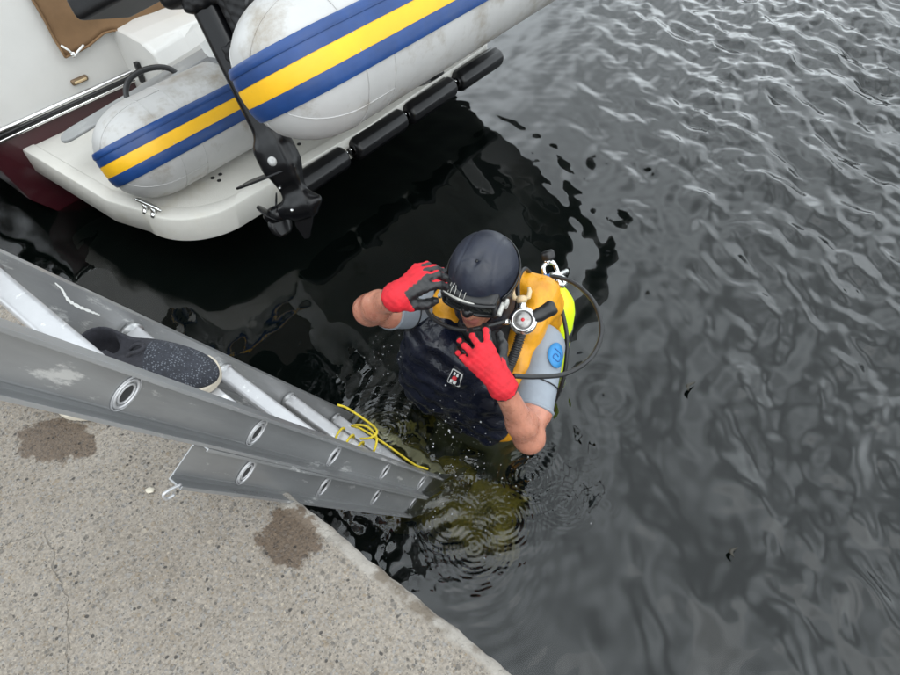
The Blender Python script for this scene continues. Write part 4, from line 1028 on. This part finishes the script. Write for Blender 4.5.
def add_mask():
    root = empty('diving_mask', tuple(h2w((0, .1, 0)))); off = -np.array(root.location); tag(root, 'black diving mask with dark lens worn over the black hood', 'mask')
    xf = lambda V: h2w(V)+off
    def cur(P):
        q = P.copy(); q[:, 1] = q[:, 1]+2.6*q[:, 0]**2; return q
    def skirt(P):
        q = cur(P); d = rbox_d(q, (0, .094, .034), (.074, .026, .027), .016); d = np.maximum(d, -rbox_d(q, (0, .101, .034), (.060, .05, .018), .012))
        d = smin(d, ell_d(q, (0, .112, .010), (.018, .024, .018)), .01); return np.maximum(d, -head_d(P)+.0)
    sdf_obj('skirt', skirt, (-.1, .02, -.06), (.1, .17, .07), .0032, M['mask_black'], root, xf=xf)
    def frame(P):
        q = cur(P); d = rbox_d(q, (0, .121, .034), (.078, .006, .029), .006)
        for s in (-1, 1): d = np.maximum(d, -rbox_d(q, (s*.037, .124, .036), (.031, .03, .018), .012))
        d = np.maximum(d, -(np.sqrt((q[:, 0]/.020)**2+((q[:, 2]-.002)/.022)**2)-1)*.02); return d
    sdf_obj('frame', frame, (-.1, .06, -.06), (.1, .17, .08), .0028, M['mask_black'], root, xf=xf)
    for s in (-1, 1):
        V = []; F = []; n = 24
        for k in range(n):
            a = 2*math.pi*k/n; x = s*.037+.031*math.copysign(abs(math.cos(a))**.7, math.cos(a)); z = .036+.018*math.copysign(abs(math.sin(a))**.7, math.sin(a)); V.append(xf(np.array((x, .122-2.6*x*x, z))))
        for k in range(n):
            a = 2*math.pi*k/n; x = s*.037+.031*math.copysign(abs(math.cos(a))**.7, math.cos(a)); z = .036+.018*math.copysign(abs(math.sin(a))**.7, math.sin(a)); V.append(xf(np.array((x, .118-2.6*x*x, z))))
        F = [tuple(range(n)), tuple(range(2*n-1, n-1, -1))]+[(k, (k+1) % n, n+(k+1) % n, n+k) for k in range(n)]
        pydata('lens', V, F, M['lens'], root, smooth=False)
        def bk(P, s=s): return np.minimum(rbox_d(P, (s*.085, .090, .024), (.006, .020, .008), .004), rbox_d(P, (s*.093, .070, .024), (.005, .012, .011), .003))
        sdf_obj('buckle', bk, (s*.087-.03, .04, -.01), (s*.087+.03, .13, .05), .0026, M['silicone_clear'], root, xf=xf)
    # strap round the back of the hood
    V = []; F = []; n = 44; rows = [(-.011, .0035), (-.010, .006), (.010, .006), (.011, .0035)]
    for i in range(n+1):
        a = R(-128)+R(256)*i/n; hz = .024+.02*(1-abs(i/n-.5)*2)
        for dz, e in rows:
            z = hz+dz; k = math.sqrt(max(1-((z-.027)/.113)**2, .05)); V.append(xf(np.array(((.094*k+e)*math.sin(a), -.006-(.110*k+e)*math.cos(a), z))))
    for i in range(n):
        for j in range(3): F.append((i*4+j, i*4+j+1, (i+1)*4+j+1, (i+1)*4+j))
    o = pydata('strap', V, F, M['mask_black'], root); s_ = o.modifiers.new('s', 'SOLIDIFY'); s_.thickness = .003
    # clear top bar, and pale strands added to paint wet streak reflections
    lst = []
    for i in range(5):
        x = -.058+.011*i+.004*math.sin(i*5.1); y = .108-2.6*x*x
        lst.append(([Vector(xf(np.array((x, y+.006, .060)))), Vector(xf(np.array((x*.98, y-.010, .067)))), Vector(xf(np.array((x*.95+.004*math.sin(i*2.3), y-.018-.006*abs(math.sin(i*1.7)), .072))))], .0009))
    lst.append(([Vector(xf(np.array((x, .119-2.6*x*x, .061)))) for x in np.linspace(-.070, .022, 12)], [.002+.0022*math.sin(math.pi*(.1+.85*k/11)) for k in range(12)]))
    tubes('rim_bar_glints', lst, M['silicone_clear'], root, 6)
add_mask()

def add_scuba():
    root = empty('scuba_tank', (.358, 1.44, -.25)); tag(root, 'neon yellow scuba tank with chrome valve and black hoses on the back of the diver', 'scuba tank')
    off = -Vector(root.location); v = lambda *p: Vector(p)+off
    ax = Vector((-.045, -.02, 1)).normalized(); Mx = axisM(v(.358, 1.44, -.25), ax)
    lathe('cylinder', [(0, 0), (.075, 0), (.088, .015), (.088, .52), (.082, .555), (.066, .588), (.042, .610), (.025, .622), (.022, .64), (0, .64)], M['neon'], root, Mx, 40)
    lathe('tank_band', [(.0885, 0), (.091, .002), (.091, .048), (.0885, .05)], M['rubber'], root, Mx @ Matrix.Translation((0, 0, .40)), 40)
    top = Mx @ Vector((0, 0, .63))
    lathe('valve', [(0, 0), (.022, 0), (.022, .02), (.017, .024), (.017, .055), (.012, .062), (0, .062)], M['chrome'], root, axisM(top, ax), 20)
    vc = top+ax*.045
    # yoke clamp
    y = Vector((.35, -.55, .55)).normalized(); sdv = Vector((.8, .5, 0)).normalized(); up = y.cross(sdv).normalized()
    pts = [vc+y*.0+sdv*.024*a+up*b for a, b in ((-1, -.012), (-1, .03), (-.6, .05), (.6, .05), (1, .03), (1, -.012))]
    tubes('yoke', [(catmull(pts, 4), .0075), ([vc-up*.03, vc+up*.016], .017), ([vc-sdv*.06, vc+sdv*.06], .010), ([vc+up*.05, vc+up*.065], .011)], M['chrome'], root, 12)
    V, F = lathe_vf([(0, 0), (.019, 0), (.022, .006), (.022, .022), (.018, .028), (0, .029)], 18)
    for d, p in ((-sdv, vc-sdv*.055), (up, vc+up*.06+sdv*.01)):
        Q = axisM(p, d); VV = []
        for i, w in enumerate(V):
            k = 1.08 if i % 3 == 0 else 1; VV.append(Q @ Vector((w.x*k, w.y*k, w.z)))
        pydata('knob', VV, F, M['rubber'], root)
    Q = axisM(vc+y*.012-up*.012, y); lathe('first_stage', [(0, 0), (.018, 0), (.021, .008), (.021, .035), (.016, .042), (0, .044)], M['chrome'], root, Q, 20)
    h1 = [(.290, 1.405, .448), (.330, 1.395, .462), (.385, 1.355, .470), (.428, 1.268, .478), (.437, 1.172, .464), (.398, 1.086, .452), (.318, 1.020, .462), (.228, .976, .506), (.163, .950, .545)]
    tube('hose', [v(*p) for p in catmull(h1, 10)], .0068, M['hose'], root, 12)
    tube('hose_ferrule', [v(*p) for p in catmull(h1, 10)[:7]], .0090, M['blue_print'], root, 12)
    h2 = [(.305, 1.405, .430), (.335, 1.360, .415), (.356, 1.295, .375), (.366, 1.235, .321), (.357, 1.164, .225), (.325, 1.127, .12), (.28, 1.10, .0), (.25, 1.10, -.1)]
    tube('hose', [v(*p) for p in catmull(h2, 10)], .0065, M['hose'], root, 12)
    h3 = [(.262, 1.40, .455), (.225, 1.36, .53), (.20, 1.30, .545), (.195, 1.24, .53), (.185, 1.185, .52), (.175, 1.16, .525)]
    tube('hose', [v(*p) for p in catmull(h3, 8)], .0062, M['hose'], root, 12)
    h4 = [(-.077, 1.268, .477), (-.095, 1.30, .40), (-.10, 1.33, .30)]
    h4 = h4[::-1]+[(-.057, 1.196, .504), (-.011, 1.122, .542), (.043, 1.092, .560), (.098, 1.110, .555), (.150, 1.140, .540)]
    tube('hose', [v(*p) for p in catmull(h4, 8)], .0060, M['hose'], root, 12)
    # corrugated inflator hose
    c = catmull([(.203, 1.142, .512), (.193, 1.118, .478), (.181, 1.096, .445), (.168, 1.080, .412), (.16, 1.075, .375)], 26); rr = [.0135+.0022*math.cos(i*1.5) for i in range(len(c))]
    tube('corrugated_hose', [v(*p) for p in c], rr, M['hose'], root, 14)
add_scuba()
def add_octopus():
    p = Vector((.203, 1.150, .532)); ax = Vector((-.16, -.52, .84)).normalized()
    root = empty('breathing_regulator', tuple(p)); tag(root, 'round chrome breathing regulator with tan mouthpiece on the orange shoulder strap', 'regulator')
    Mx = axisM((0, 0, 0), ax)
    lathe('case', [(0, -.022), (.026, -.022), (.036, -.014), (.0395, -.004), (.0395, .003), (.036, .006), (.031, .010), (.0, .010)], M['chrome'], root, Mx, 36)
    lathe('cover_ring', [(.031, .0095), (.034, .0105), (.034, .014), (.029, .0165), (.026, .0150), (.026, .0095)], M['steel'], root, Mx, 36)
    lathe('cover', [(0, .0100), (.026, .0100), (.022, .0150), (.012, .0175), (0, .018)], M['dull_steel'], root, Mx, 30)
    lathe('cover_badge', [(0, .0176), (.0050, .0172), (.0050, .0186), (0, .019)], M['red_print'], root, Mx, 18)
    up = Vector((-.05, .74, .50)); up = (up-ax*up.dot(ax)).normalized(); sd = ax.cross(up)
    tube('outlet', [up*.028-ax*.004, up*.056-ax*.0], [.015, .012], M['chrome'], root, 16)
    V = []
    lst = [([up*.052, up*.062, up*.070], [.014, .017, .012]), ([up*.062-sd*.004, up*.066-sd*.020, up*.082-sd*.024, up*.094-sd*.022], [.007, .0075, .007, .005]), ([up*.062+sd*.004, up*.066+sd*.020, up*.082+sd*.024, up*.094+sd*.022], [.007, .0075, .007, .005])]
    tubes('mouthpiece', lst, M['tan_silicone'], root, 12)
    q = sd if sd.x > 0 else -sd
    def tee(P):
        a = np.array(q*.046+up*.014-ax*.006); b = np.array(q*.078+up*.030-ax*.006)
        d = seg_d(P, np.array(q*.030+up*.008), a, .016, .017); d = smin(d, seg_d(P, a, b, .018, .022), .01)
        return np.maximum(d, -seg_d(P, b, b+(b-a)*.7, .013, .017))
    sdf_obj('exhaust_tee', tee, (-.12, -.12, -.12), (.14, .14, .12), .0032, M['rubber'], root)
    tube('inlet', [-q*.036, -q*.055, -q*.068], [.0085, .0075, .0062], M['chrome'], root, 12)
    tube('inlet_hose', [Vector(w) for w in catmull([-q*.066, -q*.10-up*.004, -q*.135-up*.0+ax*.002, -q*.17+up*.005-ax*.01], 6)], .0062, M['hose'], root, 10)
add_octopus()

# ------------------------------------------------------------------ shoes left on the ladder and quay
def add_shoe(label, heel, toe, zbot, roll=0, pitch=0):
    h = Vector(heel); t = Vector(toe); x = (t-h); x.z = 0; x.normalize(); root = empty('shoe', ((h.x+t.x)/2, (h.y+t.y)/2, zbot), (R(roll), R(pitch), math.atan2(x.y, x.x))); root.scale = (.94, .90, .9)
    tag(root, label, 'shoe', 'pair of dark knit shoes')
    def upper(P):
        q = P.copy(); q[:, 1] = q[:, 1]-.010*np.sin((q[:, 0]+.14)/.28*3.14)
        fore = ell_d(q, (.055, 0, .030), (.085, .046, .036)); mid = ell_d(q, (-.01, 0, .045), (.085, .040, .046)); heel_ = ell_d(q, (-.088, 0, .048), (.052, .036, .048))
        col = seg_d(q, (-.075, 0, .05), (-.075, 0, .088), .036, .034); d = smin(smin(smin(fore, mid, .03), heel_, .03), col, .03)
        d = np.maximum(d, -seg_d(q, (-.072, 0, .07), (-.068, 0, .14), .026, .030)); d = np.maximum(d, -ell_d(q, (-.03, 0, .095), (.040, .022, .022)))
        return np.maximum(d, .012-P[:, 2])
    def pick(c, n): return (c[:, 0] > .015).astype(int)
    sdf_obj('upper', upper, (-.16, -.07, .0), (.16, .07, .13), .0036, [M['knit_dark'], M['knit']], root, pick)
    def sole(P):
        q = P.copy(); q[:, 1] = q[:, 1]-.010*np.sin((q[:, 0]+.14)/.28*3.14); p2 = q.copy(); p2[:, 2] = 0
        a = seg_d(p2, (.07, 0, 0), (.092, .002, 0), .0475, .0445); b = seg_d(p2, (-.095, 0, 0), (.05, 0, 0), .036, .043); d = smin(a, b, .03)
        return np.maximum(d, np.abs(P[:, 2]-.010-.05*np.maximum(P[:, 0]-.07, 0))-.011)
    sdf_obj('sole', sole, (-.16, -.07, -.01), (.16, .08, .04), .0036, M['sole'], root)
    loop = [(-.020, -.010, .078), (-.004, -.010, .095), (.012, -.008, .102), (.020, 0, .103), (.012, .008, .102), (-.004, .010, .095), (-.020, .010, .078)]
    tube('pull_loop', catmull(loop, 5), .0036, M['knit_dark'], root, 8)
add_shoe('dark speckled knit shoe resting on a ladder rung', (-.668, .700, 0), (-.420, .668, 0), .905, roll=4)
add_shoe('dark shoe with pale sole on the concrete under the ladder rail', (-.975, .83, 0), (-.80, .772, 0), .662)

# ------------------------------------------------------------------ drips, splash and floating bits
def add_drops():
    r2 = np.random.default_rng(3); V = []; F = []
    b = bmesh.new(); bmesh.ops.create_icosphere(b, subdivisions=1, radius=1); b.verts.ensure_lookup_table()
    sv = np.array([v.co[:] for v in b.verts]); sf = [[v.index for v in f.verts] for f in b.faces]; b.free()
    def drop(p, r):
        k = len(V); s = np.array([1, 1, 1+.8*r2.random()])*r
        V.extend((sv*s+p).tolist()); F.extend([[i+k for i in f] for f in sf])
    for c, sp, n, rm in (((.02, .98, .22), (.06, .05, .09), 70, .0036), ((-.20, 1.16, .36), (.035, .03, .08), 34, .003), ((.0, .90, .06), (.12, .10, .05), 130, .0028), ((.22, .86, .16), (.05, .04, .10), 18, .0026), ((.06, .78, .03), (.14, .10, .02), 40, .0026), ((-.17, 1.14, .10), (.06, .05, .08), 22, .003)):
        for _ in range(n):
            p = np.array(c)+np.array(sp)*r2.normal(size=3)
            if p[2] > .004: drop(p, rm*.8*(.3+r2.random()**3))
    m = bpy.data.materials.new('water_drop'); m.use_nodes = True; bs = m.node_tree.nodes['Principled BSDF']; bs.inputs['Base Color'].default_value = (.9, .92, .93, 1)
    bs.inputs['Transmission Weight'].default_value = .75; bs.inputs['Roughness'].default_value = .05; bs.inputs['IOR'].default_value = 1.33
    tag(pydata('water_drops', V, F, m), 'scattered drops of water falling from the diver', kind='stuff')
add_drops()
def add_debris():
    for (x, y, a, l, lab) in ((.86, 1.30, 60, .05, 'dark curled leaf floating beside the hose loop'), (.84, .70, 70, .035, 'thin dark twig floating near the quay edge')):
        V = []; F = []; n = 7
        for i in range(n):
            t = i/(n-1); w = .006*math.sin(math.pi*(.08+.86*t)); cx = (t-.5)*l; cy = .010*math.sin(t*4)
            V += [(cx, cy-w, .002+.002*math.sin(t*5)), (cx, cy+w, .003)]
        for i in range(n-1): F.append((2*i, 2*i+1, 2*i+3, 2*i+2))
        o = pydata('leaf', V, F, M['debris'], loc=(x, y, .008), rot=(0, 0, R(a))); s = o.modifiers.new('s', 'SOLIDIFY'); s.thickness = .0015
        tag(o, lab, 'leaf')
add_debris()
